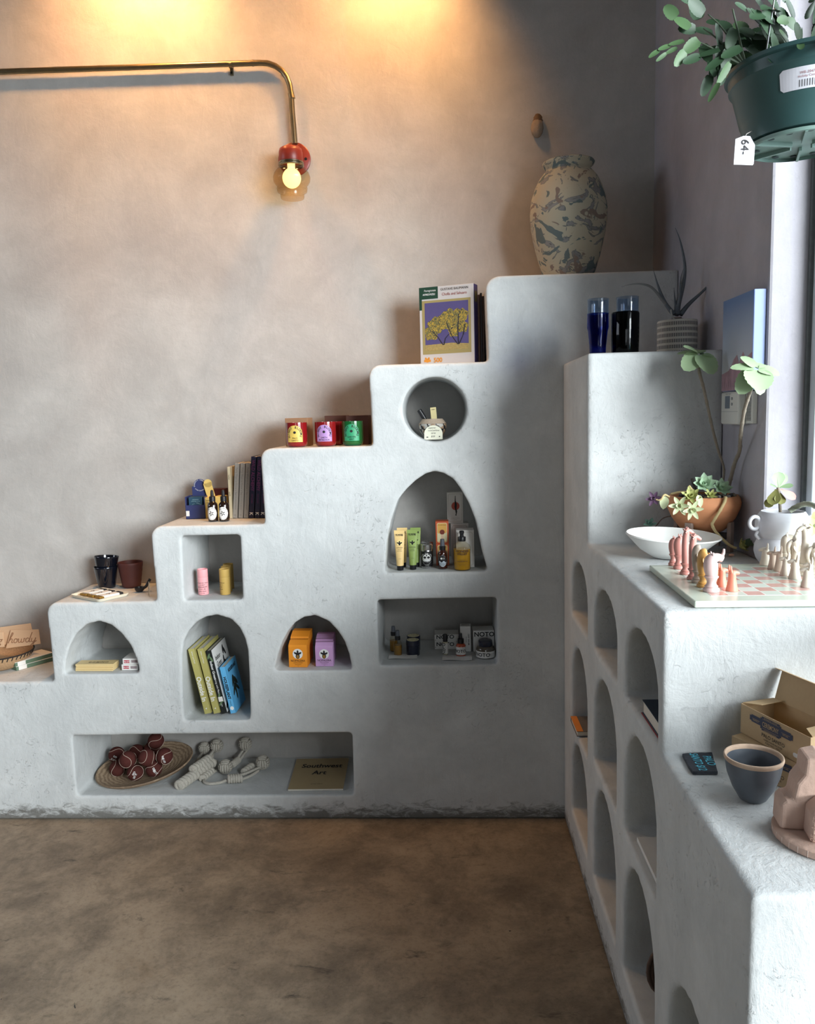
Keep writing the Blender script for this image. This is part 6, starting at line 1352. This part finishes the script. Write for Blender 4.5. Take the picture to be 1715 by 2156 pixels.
# sticker wrapped on the cone
tilt = math.atan2(RR*.95-RB*1.06, HP-.055); rm = (RR*.95+RB*1.06)/2
ST_ = X3(rz=rad(-9)) @ T3(0, 0, HP*.50) @ Matrix.Rotation(0, 4, 'Z')
def cone(vs): return vs
b = Mb(); n = 20; vs = []
def conept(u, zz): r_ = RB*1.07+(RR*.93-RB*1.07)*((zz-.032)/(HP-.058))+.0009; a = u/rm-rad(16); return (r_*sin(a), -r_*cos(a), zz)
for i in range(n+1):
    u = -.046+.092*i/n; cut = .004 if i in (0, n) else 0; vs += [conept(u, .047+cut), conept(u, .077-cut)]
b.add(vs, [(2*i, 2*i+2, 2*i+3, 2*i+1) for i in range(n)]); sk = b.done('sticker', mat('white_sticker', (214, 214, 222), .5, var=.03), t)
def conetext(items, m_, nm):
    b = Mb()
    for s_, sz, u0, z0, op in items:
        v2, f2 = glyphs(s_, sz, **op); b.add([Vector(conept(u0+x_, z0+y_))*1.0 for x_, y_ in v2], f2)
    for v in b.bm.verts: r_ = sqrt(v.co.x**2+v.co.y**2); v.co.x *= (r_+.0005)/r_; v.co.y *= (r_+.0005)/r_
    return b.done(nm, m_, sk)
conetext([('WB-2047', .0052, -.008, .067, {}), ('Holiday Cactus', .0044, -.007, .0625, {})], mat('red_gray_ink', (160, 110, 112), .6), 'lettering')
b = Mb()
for k in range(26):
    if (k*7+k*k) % 3 == 0: continue
    u = -.020+.0012*k; b.add([conept(u, .050), conept(u+.0009, .050), conept(u+.0009, .0595), conept(u, .0595)], [(0, 1, 2, 3)])
for v in b.bm.verts: r_ = sqrt(v.co.x**2+v.co.y**2); v.co.x *= (r_+.0005)/r_; v.co.y *= (r_+.0005)/r_
b.done('barcode', INK, sk)
tg = at(1567, 318, y=Y-.03)-O
b = Mb(); tw_ = .0165; b.prism([(-tw_, -.0215), (tw_*.9, -.0215), (tw_, -.019), (tw_, .010), (tw_*.45, .0235), (-tw_*.2, .0235), (-tw_, .018)], 0, .0008, T3(*tg) @ X3(rz=rad(5), ry=rad(3))); pt = b.done('price_tag', mat('white_tag', (216, 214, 222), .6, var=.03), t)
lettering([('64-', .0185, -.0065, .0, {'rot': -pi/2, 'bold': .0})], INK, pt, T3(*tg) @ X3(rz=rad(5), ry=rad(3)) @ T3(0, 0, .006))
a_ = at(1567, 291, y=Y-.03)-O; Mb().tube([a_, at(1571, 282, y=Y-.03)-O, Vector((-RB*.98, -.02, .012))], .0006, 5).done('tag_string', WHITE, t)
Mb().lathe([(RR*.9, HP-.018), (0, HP-.006)], 28).done('soil', mat('dark_soil', (0, 0, 0)), t, smooth=4)
for a in (100, 220, 340): Mb().tube([(RR*1.0*cos(rad(a)), RR*1.0*sin(rad(a)), HP), (0, 0, HP+.50)], .0012, 6).done('hanger_wire', mat('galvanized_wire', (150, 152, 154), .4, .9), t)
b = Mb(); b.tube([(0, 0, HP+.50), (0, 0, 3.9-O.z-.002)], .0016, 6); b.done('hanger_hook', mat('galvanized_wire', (0, 0, 0)), t)
LF = [mat('deep_cactus_leaf', (48, 74, 50), .5, var=.18, vs=30), mat('pale_cactus_leaf', (80, 110, 72), .5, var=.18, vs=30)]  # two greens; the paler one goes to part of the leaf chains
rnd = random.Random(5); bs = [Mb(), Mb()]
def chain(p, d, n, L_, w_, k, droop):
    p = Vector(p); d = Vector(d).normalized()
    for i in range(n):
        nr = Vector((rnd.uniform(-.5, .5), -1+rnd.uniform(-.4, .4), rnd.uniform(-.1, .7)))
        bs[k].leaf(p, d, nr, L_*(1-.12*i), w_*(1-.14*i), 'sc', rnd.uniform(-.15, .1), .12, .10, 14, 6); p = p+d*L_*(1-.12*i)*.92; d = (d+Vector((rnd.uniform(-.25, .25), rnd.uniform(-.2, .2), -droop))).normalized()
def P2(px, py, dy): return at(px, py, y=Y+dy)-O
# branches seen against the wall
for (px, py, dx, dz, n, L_, w_, k, dy) in ((1440, 86, -1, -.25, 3, .026, .013, 1, -.02), (1450, 60, -.5, .5, 2, .030, .022, 1, -.02), (1470, 84, -.5, -.4, 2, .032, .020, 1, -.03), (1478, 95, .2, -.6, 2, .034, .018, 0, -.02), (1520, 118, -.5, -.8, 2, .036, .020, 0, -.03), (1536, 132, -.4, -.7, 2, .036, .013, 1, -.05), (1500, 70, -.7, .1, 2, .034, .022, 0, 0), (1470, 40, -.2, 1, 2, .036, .024, 0, .02), (1480, 30, -.6, .4, 2, .034, .022, 0, -.01), (1510, 50, .1, -1, 3, .036, .020, 0, -.03), (1545, 60, -.3, -1, 3, .034, .020, 0, -.04), (1560, 100, -.6, -.3, 2, .036, .018, 0, -.05), (1515, 105, -.9, -.2, 2, .034, .018, 0, -.04), (1425, 100, -1, -.5, 2, .022, .008, 1, -.02)):
    chain(P2(px, py, dy), (dx, rnd.uniform(-.2, .1), dz), n, L_, w_, k, .15)
for i in range(70):
    a = rnd.uniform(pi*.75, pi*2.0); r_ = rnd.uniform(.02, .10); out_ = Vector((cos(a), sin(a), 0)); 
    chain(out_*r_+Vector((0, 0, HP+rnd.uniform(-.005, .07))), out_*rnd.uniform(.3, 1)+Vector((0, 0, rnd.uniform(-.2, .9))), rnd.choice((2, 3)), rnd.uniform(.028, .040), rnd.uniform(.015, .024), 1 if rnd.random() < .3 else 0, .28)
bs[0].done('foliage', LF[0], t, smooth=4); bs[1].done('pale_foliage', LF[1], t, smooth=4)
b = Mb()
for (px, py), (qx, qy) in (((1545, 130), (1450, 80)), ((1548, 120), (1480, 60)), ((1560, 110), (1490, 30)), ((1550, 135), (1500, 110)), ((1540, 20), (1546, 38))):
    e = [Vector((-.10, -.02, HP)), P2((px+qx)/2, (py+qy)/2-4, -.03), P2(qx, qy, -.02)]; b.tube(smooth_pts(e, 5), [.0018-.0009*i/10 for i in range(11)], 6)
b.done('woody_stems', mat('cactus_stem', (84, 98, 80), .7, var=.2), t, smooth=4)
